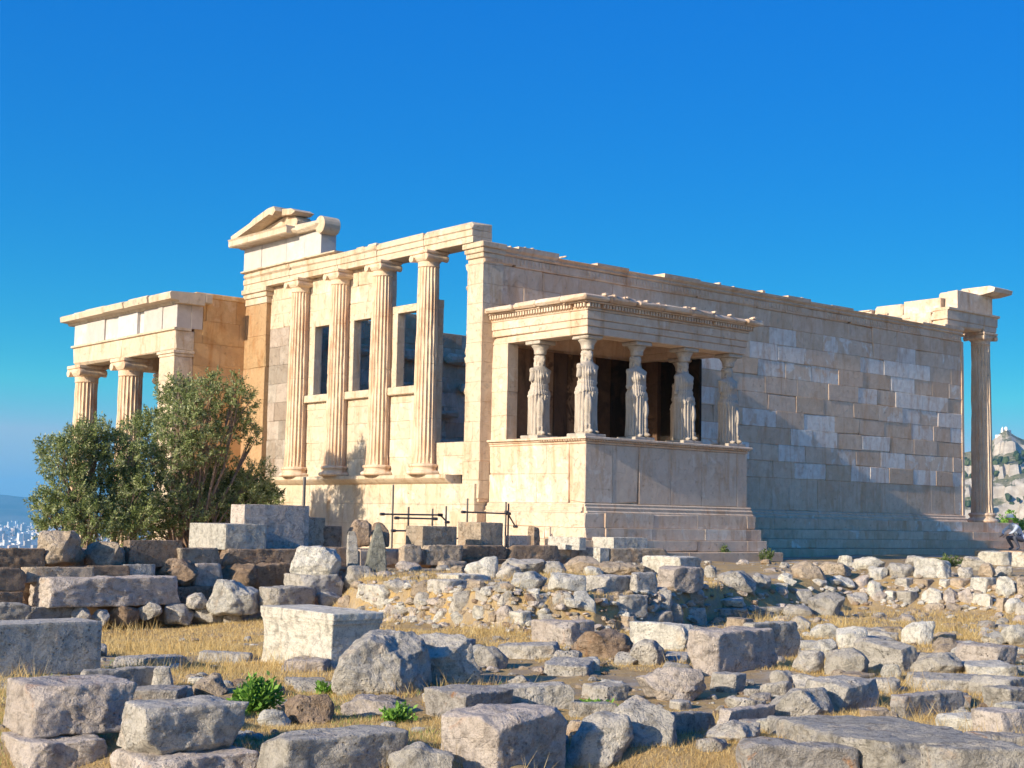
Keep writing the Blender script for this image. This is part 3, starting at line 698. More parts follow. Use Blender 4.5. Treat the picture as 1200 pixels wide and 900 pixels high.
    o = bpy.data.objects.new('caryatid', me2); col.objects.link(o); o.parent = T; o.location = Vector((x, y, 1.80))-T.location; o['label'] = label
    mb = MB(); mb.box((-.33, -.31, -.078), (.33, .31, -.001), .5, .012, .004); mb.build('plinth', M_STATUE).parent = o
    mb = MB(); mb.lathe([(.12, 1.93), (.145, 1.95), (.15, 1.99), (.155, 2.04), (.18, 2.09), (.215, 2.135), (.22, 2.15), (.21, 2.165)], n=32, tone=.5)
    for k in range(20):
        a = 2*math.pi*k/20; mb.box((.205*math.cos(a)-.016, .205*math.sin(a)-.016, 2.03), (.205*math.cos(a)+.016+.04*math.cos(a), .205*math.sin(a)+.016+.04*math.sin(a), 2.075), .3) if False else None
    mb.box((-.26, -.26, 2.167), (.26, .26, 2.258), .5, .015, .003, .2); mb.build('capital', M_STATUE).parent = o
    return o
caryatid(.62, -1.45, 'draped statue of a woman nearest the hall on the sunlit side of the porch', False, False, -1)
caryatid(.64, -3.06, 'draped statue of a woman at the front corner of the porch', False, True, -1)
caryatid(2.25, -3.06, 'half sunlit draped statue of a woman, second from the front corner of the porch', True, True, 1)
caryatid(3.90, -3.06, 'shaded draped statue of a woman, third from the front corner of the porch', True, False, 1)
caryatid(5.53, -3.06, 'dark draped statue of a woman at the right end of the porch', False, True, 1)
caryatid(5.53, -1.45, 'draped statue hidden behind the others at the back right of the porch', True, True, -1)

# --- north porch (lower, beyond the tree)
NX0, NX1, NY1 = -2.41, 7.9, 18.6
mb = MB()
masonry(mb, 'x', WID+.003, WID+.62, NX0+.62, -.004, -3.3, 6.20, .70, 1.25, tone=lambda u, z_: random.random()*.7, holes=[(NX0+.62, -1.52, 5.27, 5.93)])
mb.box((NX0+.62, WID-.03, 6.203), (-.01, WID+.62, 6.36), .5, .02)
part(mb, 'north_porch_wall', M_ORANGE, label='warm orange side wall behind the olive tree')
mb = MB()
masonry(mb, 'y', NX0, NX0+.62, WID, WID+.95, -3.3, 4.40, .70, 1.25, tone=lambda u, z_: .4, off=.003)
for za, zb, o in ((4.40, 4.48, .03), (4.48, 4.57, .07)): mb.box((NX0-o, WID-o, za), (NX0+.62, WID+.95+o, zb), .5, .01)
part(mb, 'porch_pier', M_WEST, label='sunlit pier at the near corner of the north porch')
mb = MB()
beam(mb, (NX0, WID-.004, 4.575), (NX0+.618, 14.9, 5.16), .5); beam(mb, (NX0, 14.91, 4.575), (NX0+.618, NY1, 5.16), .5)
beam(mb, (NX0+.62, NY1-.6, 4.575), (2.6, NY1, 5.16), .5); beam(mb, (2.61, NY1-.6, 4.575), (NX1, NY1, 5.16), .5)
mb.extrude([(NX0-.0, 5.162), (NX0-.06, 5.18), (NX0-.06, 5.24), (NX0+.5, 5.24), (NX0+.5, 5.162)], WID-.05, NY1+.05, .5, 'x')
part(mb, 'north_porch_architrave', M_WEST, label='cream beam of the north porch')
mb = MB(); y = WID-.0
for l, o in ((.9, .03), (1.2, .0), (.45, .10), (1.35, -.0), (1.0, .05), (1.35, .0), (1.0, .02)):
    mb.box((NX0+o, y+.003, 5.243), (NX0+.5, min(y+l, NY1)-.003, 5.94), random.random(), .008); y += l
mb.box((NX0+.505, WID+.0, 5.243), (-1.53, WID+.5, 5.94), .4, .008)
mb.box((NX0+.505, NY1-.5, 5.243), (NX1, NY1, 5.94), .4, .008)
part(mb, 'north_porch_frieze', M_FRIEZE, label='grey frieze slabs of the north porch, one of them missing')
mb = MB(); y = WID-.25
for l in (1.4, 1.3, .35, 1.5, 1.4, .9, 1.1):
    o = .36+random.uniform(-.05, .02); y1 = min(y+l, NY1+.4)
    mb.extrude([(NX0-.02, 5.943), (NX0-.06, 6.02), (NX0-o, 6.04), (NX0-o-.03, 6.20), (NX0-o+.02, 6.26+random.uniform(-.02, .02)), (NX0+.8, 6.30), (NX0+.8, 5.943)], y+.004, y1-.004, .5, 'x'); y = y1
mb.box((NX0+.805, WID-.25, 6.02), (-1.35, WID+.6, 6.30), .3, .02)
mb.box((NX0+.805, WID+.63, 6.06), (NX1, NY1+.4, 6.26), .4, .02)
part(mb, 'north_porch_roof', M_WEST, label='overhanging roof slabs of the north porch')
mb = MB(); mb.box((NX0+.62, WID+.63, 5.55), (NX1-.1, NY1-.62, 5.75), .4)
for k in range(5): mb.box((NX0+.62, 12.6+k*1.2, 5.25), (NX1-.1, 12.85+k*1.2, 5.549), .4, .02)
part(mb, 'north_porch_ceiling', M_ORANGE)
for (cx, cy, ax_, lb) in ((NX0+.36, 14.93, 'x', 'second column of the north porch with a darkened capital'), (NX0+.36, 18.22, 'x', 'far corner column of the north porch'), (1.05, 18.22, 'y', None), (4.3, 18.22, 'y', None), (7.5, 18.22, 'y', None), (7.5, 14.93, 'x', None)):
    ionic_column(cx, cy, -3.2, 4.57, .43, M_COLUMN, ax_, .55, label=lb)

# ================================================================== STONES
def ghit(px, py):
    dr = ray(px, py); t0 = 4.
    for k in range(900):
        t0 += .06; p = CAM+dr*t0
        if p[2] < gz(p[0], p[1]): break
    return p
def rock_mesh(name, hx, hy, hz, kind, n, mat, seed):
    """rounded, cut and weathered stone; half sizes hx, hy, hz, origin at the base centre"""
    rnd = random.Random(seed)
    amp = {'c': .015, 'k': .075, 'b': .12, 's': .09}[kind]
    P = []; idx = {}; F = []
    for ax in range(3):
        for sg in (-1, 1):
            for i in range(n):
                for j in range(n):
                    q = []
                    for (a, b) in ((i, j), (i+1, j), (i+1, j+1), (i, j+1)):
                        u = math.tan((a/n*2-1)*.80)/math.tan(.80) if kind == 'b' else a/n*2-1; v_ = math.tan((b/n*2-1)*.80)/math.tan(.80) if kind == 'b' else b/n*2-1
                        p = [0, 0, 0]; p[ax] = sg; p[(ax+1) % 3] = u; p[(ax+2) % 3] = v_
                        k = (round(p[0], 5), round(p[1], 5), round(p[2], 5))
                        if k not in idx: idx[k] = len(P); P.append(p)
                        q.append(idx[k])
                    F.append(q if sg > 0 else q[::-1])
    P = np.array(P, float)
    # rounding radius is measured on the real sizes so long blocks keep their ends
    S = np.array([hx, hy, hz]); mn = S.min()
    if kind in 'ckb' or kind == 's':
        rr = {'c': .04, 'k': .12, 'b': .6, 's': .22}[kind]*mn
        Q = P*S; inner = np.clip(Q, -(S-rr), S-rr); dd = Q-inner; ln = np.linalg.norm(dd, axis=1); ok = ln > 1e-9
        Q[ok] = inner[ok]+dd[ok]/ln[ok][:, None]*rr
    if kind != 'c':
        for k in range({'k': 7, 'b': 14, 's': 6}[kind]):
            nv = np.array([rnd.gauss(0, 1), rnd.gauss(0, 1), rnd.gauss(0, .6 if kind == 's' else .8)+.25]); nv /= np.linalg.norm(nv)
            sup = np.abs(nv*S).sum() if kind != 'b' else np.linalg.norm(nv*S)*1.12
            lim = sup*(rnd.uniform(.74, .93) if kind != 'b' else rnd.uniform(.64, .86)); ex = Q@nv-lim; m_ = ex > 0
            Q[m_] -= nv*ex[m_][:, None]*.92
        for c in (0,):
            Q[:, 0] += Q[:, 2]*rnd.uniform(-.12, .12); Q[:, 1] += Q[:, 2]*rnd.uniform(-.12, .12)
    nrm = Q/np.maximum(np.linalg.norm(Q, axis=1), 1e-6)[:, None]
    off = Vector((seed*1.37 % 91, seed*.71 % 57, 3.))
    f0 = 1.1/max(mn, .08); sz = (S.prod())**(1/3.)
    dsp = np.empty(len(Q))
    for k in range(len(Q)):
        v_ = Vector(Q[k]); a = MN.fractal(v_*f0*.55+off, .9, 2.1, 5 if n > 12 else 3)
        if kind != 'c' and n > 12: a -= .45*max(0, .16-abs(MN.noise(v_*f0*.8+off*2)))*2.2
        if n > 22: a += .22*MN.fractal(v_*7+off, .7, 2.1, 4)+.12*min(0, MN.noise(v_*5-off))
        dsp[k] = a
    Q = Q+nrm*(dsp*amp*sz*1.5)[:, None]
    Q[:, 2] += hz
    me = bpy.data.meshes.new(name); me.from_pydata(Q.tolist(), [], F)
    me.polygons.foreach_set('use_smooth', [kind == 'c' or n > 12]*len(me.polygons) if kind != 'c' else [False]*len(me.polygons)); me.update(); me.materials.append(mat)
    return me
NROCK = [0]
ROCKS = []
def rock(x0, y0, x1, y1, kind, mt, label, r=.45, d=None, y=None, rot=None, name=None, cat=None, h=None, group=None, sink=.05, depth=None):
    NROCK[0] += 1; sd_ = NROCK[0]; rnd = random.Random(sd_*13)
    pc = x0+(x1-x0)*(r if kind in 'ck' else .5)
    if d is not None: p = CAM+ray(pc, y1)*d
    elif y is not None: p = hit(pc, y1, 1, y)
    else: p = ghit(pc, y1)
    dd = float((p-CAM)@BF); fh = np.array([math.cos(YAW), math.sin(YAW), 0]); rh = np.array([math.sin(YAW), -math.cos(YAW), 0])
    Wd = (x1-x0)/FPX*dd; hor = 594.5+(pc-42)*.0194; zb = p[2]
    if kind in 'ck':
        b = r*Wd/.648; a = (1-r)*Wd/.762; 
        a = max(a, .25*Wd); b = max(b, .22*Wd); b = min(b, depth or 1.2*max(a, .5)) if r < .3 else b
        if depth: b = depth
        th = 0 if rot is None else R(rot)
        if rot is None: th = R(rnd.uniform(-5, 5)) if kind == 'k' else 0
        D = (a*.648+b*.762); zt = CAM[2]-(y0-hor)/FPX*(dd+D*.9 if y0 > hor else dd+.2*D)
        H = max(.06, zt-zb)
        cx, cy = p[0]+a/2*math.cos(th)-b/2*math.sin(th), p[1]+a/2*math.sin(th)+b/2*math.cos(th); hx, hy = a/2, b/2; rz = th
    else:
        if kind == 's':
            H = h or .16; zt = zb+H; df = (CAM[2]-zt)*FPX/max(y0-hor, 4); D = min(max(df-dd, .35*Wd), 1.6*Wd)
        else:
            D = (depth or .8*Wd); zt = CAM[2]-(y0-hor)/FPX*(dd+D*.6); H = max(.05, zt-zb)
        c = p[:2]+fh[:2]*D*.46; cx, cy = c; rz = YAW-math.pi/2+R(rnd.uniform(-14, 14) if rot is None else rot); hx, hy = Wd/2*1.04, D/2
        H *= 1.06
    pxs = max(x1-x0, y1-y0); n = 44 if pxs > 90 else 26 if pxs > 50 else 13 if pxs > 25 else 8 if pxs > 14 else 6
    if kind == 'c' and mt != 'marble': n = max(8, n//2)
    nm = name or {'c': 'cut_block', 'k': 'stone_block', 'b': 'boulder', 's': 'stone_slab'}[kind]
    me = rock_mesh(nm, hx, hy, (H+sink)/2, kind, n, MR[mt], sd_)
    o = bpy.data.objects.new(nm, me); col.objects.link(o); o.location = (cx, cy, zb-sink); o.rotation_euler = (0, 0, rz)
    if kind in 'bs': o.rotation_euler = (R(rnd.uniform(-3, 3)), R(rnd.uniform(-3, 3)), rz)
    tag(o, label, cat or {'c': 'block', 'k': 'block', 'b': 'boulder', 's': 'slab'}[kind], group); ROCKS.append((cx, cy, max(hx, hy)))
    return o
G1 = 'loose stones in the foreground'; G2 = 'stones of the low middle wall'; G3 = 'blocks of the old foundation on the left'; G4 = 'stones of the low wall on the right'; G5 = 'scattered rocks between the walls'
# (x0, y0, x1, y1, kind, material, label, options) in the photograph's pixels; each is dropped on the ground (or on a given depth / plane)
FG = [
 (-60,722,92,790,'c','grey','large squared bluish grey block at the left edge, on top of the pale slabs',dict(r=.30,d=13.2)),
 (88,778,180,815,'k','grey','low grey block in shade behind the reddish patched boulder',dict(r=.1,d=12.4)),
 (-60,788,100,828,'k','grey','flat grey block under the large squared block at the left edge',dict(r=.3,d=12.6)),
 (-50,850,108,912,'k','pink','pale bottom block at the lower left corner',dict(r=.5,d=9.3)),
 (-40,788,133,857,'k','pink','rounded block with a reddish worn patch, topmost of its stack at lower left',dict(r=.45,d=9.6)),
 (100,866,284,925,'k','pink','pinkish bottom slab under the squat boulder at lower left',dict(r=.4,d=9.0)),
 (110,812,273,879,'k','grey','squat pitted boulder resting on the pinkish slab at lower left',dict(r=.36,d=9.2)),
 (283,709,442,786,'c','marble','big cut white marble block with a moulded rim standing on the grass',dict(r=.66)),
 (391,743,500,816,'b','grey','upright grey boulder with rusty streaks, half hiding the white marble block',dict(depth=1.0)),
 (462,741,558,806,'b','grey','shaded grey boulder leaning to the right behind the rusty streaked one',{}),
 (392,813,478,840,'b','pink','pale base stone under the rusty streaked boulder',{}),
 (556,756,592,784,'b','grey','small grey boulder right of the leaning shaded boulder',{}),
 (328,813,392,850,'b','brown','round brown boulder beside the bright green weed',{}),
 (298,831,336,853,'b','white','small pale stone below the bright green weed',{}),
 (289,846,462,915,'k','grey','long slanting block with a dark pitted front at the bottom edge',dict(r=.26,d=9.1,rot=-4)),
 (455,869,532,915,'b','grey','bluish grey boulder at the bottom edge between two big blocks',dict(d=9.2)),
 (513,822,678,912,'k','pink','largest tilted pinkish grey block at the bottom centre',dict(r=.38,d=9.4,rot=6)),
 (490,800,608,850,'k','orange','flat lichen spotted block behind the largest tilted block',dict(r=.45)),
 (575,800,668,830,'s','grey','low grey ledge stone behind the largest tilted block',{}),
 (673,838,735,903,'b','grey','dark grey upright stone with a dry grass stalk, first of the kerb row',dict(d=10.1)),
 (722,822,788,892,'b','grey','rounded pale grey stone, second of the kerb row',dict(d=10.4)),
 (784,828,848,884,'k','orange','porous brownish block, third of the kerb row',dict(r=.12,d=10.8)),
 (845,824,919,871,'k','pink','low pinkish block, fourth of the kerb row',dict(r=.1,d=11.4)),
 (910,806,979,853,'b','grey','lumpy grey stone, fifth of the kerb row',dict(d=12.0)),
 (955,791,1046,840,'k','grey','smooth topped long block at the right end of the kerb row',dict(r=.35,d=12.4)),
 (1050,806,1153,844,'k','orange','orange fronted flat slab at the right beyond the kerb row',dict(r=.1)),
 (1083,787,1166,813,'s','grey','flat grey slab behind the orange fronted one',dict(h=.12)),
 (1145,790,1210,820,'k','grey','broken grey rock at the right edge above the flat slabs',dict(r=.5)),
 (975,834,1165,912,'s','grey','huge flat grey slab at the bottom right',dict(h=.20,d=9.6)),
 (1112,833,1198,864,'k','white','pale slab behind the huge flat slab at the bottom right',dict(r=.5)),
 (1170,821,1215,848,'k','white','small pale block at the right edge near the bottom',dict(r=.4)),
 (1090,872,1220,925,'s','grey','grey slab in the bottom right corner',dict(h=.25,d=9.3)),
 (1138,860,1215,888,'s','orange','ochre tinted slab just above the bottom right corner',dict(h=.15)),
 (870,877,1002,915,'s','orange','orange lichen covered slab at the bottom edge right of centre',dict(h=.22,d=9.6)),
 (808,733,935,794,'k','pink','big pink block with a rusty broken corner, right of centre',dict(r=.22,rot=3)),
 (872,726,953,772,'k','grey','dark grey block joined to the back of the big pink block',dict(r=.1)),
 (836,786,880,813,'k','grey','small grey stone under the big pink block',dict(r=.5)),
 (750,781,832,823,'b','pink','flat topped speckled boulder left of the big pink block',dict(depth=.5)),
 (743,728,824,764,'k','white','white block with a yellow lichen spot',dict(r=.75)),
 (853,723,890,743,'k','tan','ochre stone behind the big pink block',dict(r=.5)),
 (926,722,953,740,'b','grey','small dark stone right behind the big pink block',{}),
 (950,695,994,723,'b','grey','dark topped boulder alone on the yellow grass right of centre',{}),
 (920,708,957,723,'b','grey','low dark stone left of the dark topped boulder',{}),
 (672,739,748,772,'b','brown','brown angular rock in the grass centre',{}),
 (625,724,706,758,'k','pink','pinkish slab like block below the middle wall',dict(r=.5)),
 (739,750,780,780,'b','grey','blue shaded rock between the brown rock and the white block',{}),
 (718,763,752,780,'b','grey','small grey rock at the foot of the brown angular rock',{}),
 (646,763,684,780,'b','grey','low mottled rock in front of the pinkish slab like block',{}),
 (590,751,655,773,'s','grey','flat grey outcrop left of the brown angular rock',dict(h=.14)),
 (894,797,934,816,'b','grey','pale low boulder in front of the big pink block',{}),
 (952,730,987,748,'b','white','pale rounded rock right of the big pink block',{}),
 (986,733,1019,762,'b','white','tilted white rock with a dark edge at the start of the rocky bank',{}),
 (946,750,986,772,'b','white','white rock above the blue shaded boulders',{}),
 (968,757,1027,794,'b','grey','largest blue shaded boulder in the rocky bank',{}),
 (931,763,970,790,'b','grey','blue shaded rock beside the big pink block',{}),
 (974,784,998,799,'b','tan','small tan rock behind the smooth topped long block',{}),
 (1016,750,1084,790,'k','grey','jagged grey rock with a shaded right side in the rocky bank',dict(r=.6)),
 (1034,779,1060,798,'b','white','small white rock under the jagged grey rock',{}),
 (1078,765,1138,792,'b','grey','half shaded long rock right of the jagged grey rock',{}),
 (1060,729,1104,756,'b','white','pale humped boulder at the edge of the yellow grass',{}),
 (1098,740,1126,753,'b','tan','small tan stone right of the pale humped boulder',{}),
 (1130,753,1204,784,'k','pink','rough reddish ledge at the right edge below the grass',dict(r=.5)),
 (1154,741,1184,755,'b','white','small pale boulder above the rough reddish ledge',{}),
 (1178,733,1210,757,'b','white','pale boulder at the right edge of the yellow grass',{}),
 (1178,780,1212,790,'s','white','thin pale slab at the right edge under the reddish ledge',dict(h=.08)),
 (1018,740,1062,755,'b','grey','grey ridge stone left of the pale humped boulder',{}),
 (130,764,206,783,'s','grey','flat bedrock slab left of the marble block, nearer the shaded corner',dict(h=.09)),
 (230,761,288,777,'s','grey','flat bedrock slab touching the left end of the marble block',dict(h=.09)),
 (90,754,124,769,'b','grey','small rock beside the large squared block at the left',{}),
 (219,791,264,816,'b','tan','low tan rock left of the bright green weed',{}),
 (176,781,202,812,'b','grey','grey stone behind the squat pitted boulder',{}),
 (333,792,378,805,'s','grey','thin slab in front of the marble block',dict(h=.07)),
 (668,822,722,842,'s','grey','low rocks behind the first kerb stones',dict(h=.12)),
]
MID = [
 (531,691,556,719,'b','grey','grey stone left of the rusty edged one in the middle wall top row',{}),
 (554,691,589,712,'k','grey','rusty edged stone left of centre in the middle wall top row',{}),
 (583,692,601,712,'b','grey','small upright stone in the middle wall top row',{}),
 (598,693,651,719,'k','white','longest pale block of the middle wall top row',dict(r=.6)),
 (646,694,673,718,'b','grey','bluish stone right of the longest pale block of the middle wall',{}),
 (672,694,697,720,'b','white','squarish white stone left of the big half shaded block',{}),
 (694,695,760,722,'k','grey','big half shaded block at the right end of the middle wall',dict(r=.45)),
 (758,692,790,716,'b','grey','blue shaded stone ending the middle wall on the right',{}),
 (506,700,528,714,'b','tan','small tan stone in the top row of the middle wall',{}),
 (485,695,511,716,'b','grey','pointed grey stone near the left end of the middle wall',{}),
 (552,709,577,729,'k','white','white squarish stone in the lower row of the middle wall',{}),
 (579,710,603,730,'b','pink','pink stone in the lower row of the middle wall',{}),
 (591,715,626,741,'k','white','large white leaning stone at the foot of the middle wall',dict(r=.6)),
 (627,717,651,733,'b','white','small pale stone right of the large white leaning one',{}),
 (659,717,691,729,'b','tan','flat tan stone in the lower row under the white squarish stone',{}),
 (699,719,750,741,'k','tan','rough tan stone under the big half shaded block',dict(r=.7)),
 (747,715,791,737,'b','grey','dark shaded stone low at the right end of the middle wall',{}),
 (772,707,799,730,'b','grey','grey stone stepping down right of the middle wall',{}),
 (796,712,832,732,'b','grey','shaded low rock beyond the right end of the middle wall',{}),
 (508,713,527,729,'b','white','little white stone in the lower row, left part of the middle wall',{}),
 (530,717,552,732,'b','white','little pale stone at the foot of the middle wall',{}),
 (487,714,507,727,'b','tan','little tan stone at the left foot of the middle wall',{}),
 (463,711,488,726,'k','white','flat white stone at the left foot of the middle wall',{}),
 (447,707,467,723,'b','pink','little reddish stone left of the middle wall',{}),
 (525,704,539,717,'b','grey','tiny grey stone wedged in the middle wall',{}),
 (413,683,472,716,'k','white','broad pale boulder left of the middle wall',dict(r=.6)),
 (395,697,414,714,'b','tan','small tan stone beside the broad pale boulder',{}),
 (482,679,509,701,'b','tan','mossy tan stone above the left end of the middle wall',{}),
 (500,678,549,700,'k','grey','blue and white rock above the middle wall',dict(r=.45)),
 (448,678,491,693,'b','grey','low grey rock behind the broad pale boulder',{}),
]
UP = [
 (510,671,577,683,'k','white','long pale slab behind the blue and white rock',dict(r=.4)),
 (543,653,584,677,'b','white','humped white rock with a rusty top',{}),
 (584,655,636,674,'b','grey','broken grey rocks right of the humped white rock',{}),
 (581,664,613,679,'b','grey','half shaded rock in front of the broken grey rocks',{}),
 (594,671,642,692,'b','white','long pale rounded rock above the longest wall block',{}),
 (640,671,686,694,'b','white','pale lichen stained block in the upper row',{}),
 (682,673,750,696,'k','grey','grey block with a shaded pocket in the upper row',dict(r=.4)),
 (738,670,775,696,'k','grey','shaded end block of the upper row',dict(r=.2)),
 (707,660,770,676,'b','tan','tan topped rock behind the upper row',{}),
 (767,663,828,692,'k','pink','pink fronted block with a dark right side',dict(r=.36)),
 (756,651,830,673,'k','white','flat whitish rock pile below the statues',dict(r=.55)),
 (632,658,664,673,'b','grey','small bluish rock right of the broken grey rocks',{}),
 (661,654,704,671,'b','tan','tan rock touching the stepped corner of the porch',{}),
 (682,665,708,676,'b','white','little white rock in front of the porch corner',{}),
 (826,661,843,677,'b','grey','small blue shaded rock right of the flat whitish pile',{}),
 (791,688,828,705,'b','grey','flat grey rock right of the middle wall on the grass',{}),
 (839,669,887,694,'b','grey','ribbed dark grey rock left of the shaded ground',{}),
 (881,671,904,691,'b','grey','smaller dark rock against the ribbed one',{}),
 (821,696,876,706,'s','white','flat pale slabs flush with the grass, centre right',dict(h=.07)),
 (863,707,916,719,'s','grey','broken flat slabs in the yellow grass, centre right',dict(h=.08)),
 (800,704,880,724,'s','grey','long ledge of bedrock above the white lichen spotted block',dict(h=.16)),
 (927,658,968,679,'b','tan','tan rock at the edge of the temple shadow',{}),
 (913,671,930,682,'b','white','small white rock at the edge of the temple shadow',{}),
 (918,678,934,687,'b','white','little white cube like rock near the shadow edge',{}),
 (949,677,972,688,'b','white','pale stone in front of the tan rock at the shadow edge',{}),
 (904,681,926,690,'s','white','small flat pale rock in the grass near the shadow edge',dict(h=.08)),
 (907,688,926,699,'b','pink','small pink rock in the grass',{}),
 (925,690,952,706,'b','grey','low grey rock behind the dark topped boulder',{}),
 (960,660,1003,674,'b','tan','long low tan rock at the foot of the temple shadow',{}),
 (971,675,1002,686,'b','white','pale rock in the middle of the right hand rubble',{}),
 (983,651,1004,664,'b','white','small white rock standing against the temple shadow',{}),
 (1002,653,1042,669,'b','white','white rubble rock against the temple shadow',{}),
 (1001,674,1020,688,'b','pink','pink square stone in the right hand rubble',{}),
 (1019,665,1042,680,'b','white','white block left of the big whitish boulder',{}),
 (1040,661,1073,678,'b','grey','dark faced rock left of the big whitish boulder',{}),
 (1073,654,1124,678,'b','white','big whitish boulder above the right hand wall',{}),
 (1063,651,1079,664,'b','grey','small blue shaded rock behind the big whitish boulder',{}),
 (1124,665,1142,678,'b','grey','little grey rock right of the big whitish boulder',{}),
 (1132,653,1160,669,'b','grey','grey rock left of the square white block',{}),
 (1155,646,1193,663,'k','white','square white block at the right, topmost of the rubble',dict(r=.6)),
 (1191,647,1212,665,'k','white','white block cut by the right edge of the view',dict(r=.6)),
 (1149,661,1170,677,'b','tan','tan stone under the square white block',{}),
 (1167,662,1190,675,'b','grey','grey stone under the right side of the square white block',{}),
 (990,695,1022,711,'b','grey','low rock at the left end of the right hand wall',{}),
]
RW = [
 (1016,681,1037,699,'b','white','round white stone at the left end of the right hand wall',{}),(1024,693,1040,705,'b','pink','little pink stone at the left foot of the right hand wall',{}),
 (1052,677,1076,691,'k','grey','first flat stone of the top row of the right hand wall',{}),(1074,678,1103,691,'k','tan','cream stone second in the top row of the right hand wall',{}),
 (1101,678,1117,691,'k','white','small white cube in the top row of the right hand wall',{}),(1115,677,1142,692,'k','tan','mossy stone in the top row of the right hand wall',{}),
 (1140,676,1171,697,'k','white','thick pale block in the top row of the right hand wall',dict(r=.5)),(1170,677,1194,701,'b','white','cracked white stone at the right of the top row',{}),
 (1193,677,1212,700,'b','tan','tan stone of the top row cut by the right edge',{}),(1039,692,1055,705,'k','white','small white block starting the lower row of the right hand wall',{}),
 (1053,692,1083,710,'k','grey','wide grey stone of the lower row of the right hand wall',{}),(1081,690,1109,709,'b','white','rounded white stone of the lower row of the right hand wall',{}),
 (1106,689,1127,709,'b','pink','pinkish stone of the lower row of the right hand wall',{}),(1124,690,1143,709,'b','pink','smaller rosy stone of the lower row of the right hand wall',{}),
 (1141,695,1165,714,'k','white','clean white squared stone of the lower row of the right hand wall',dict(r=.8)),(1169,700,1183,718,'k','tan','narrow upright stone of the lower row near the right edge',{}),
 (1180,700,1200,718,'b','white','round white stone of the lower row near the right edge',{}),(1192,706,1212,721,'b','grey','grey stone at the bottom right end of the right hand wall',{}),
 (1084,707,1112,717,'b','tan','flat tan footing stone below the rounded white stone',{}),(1110,707,1131,717,'b','tan','second flat tan footing stone of the right hand wall',{}),
]
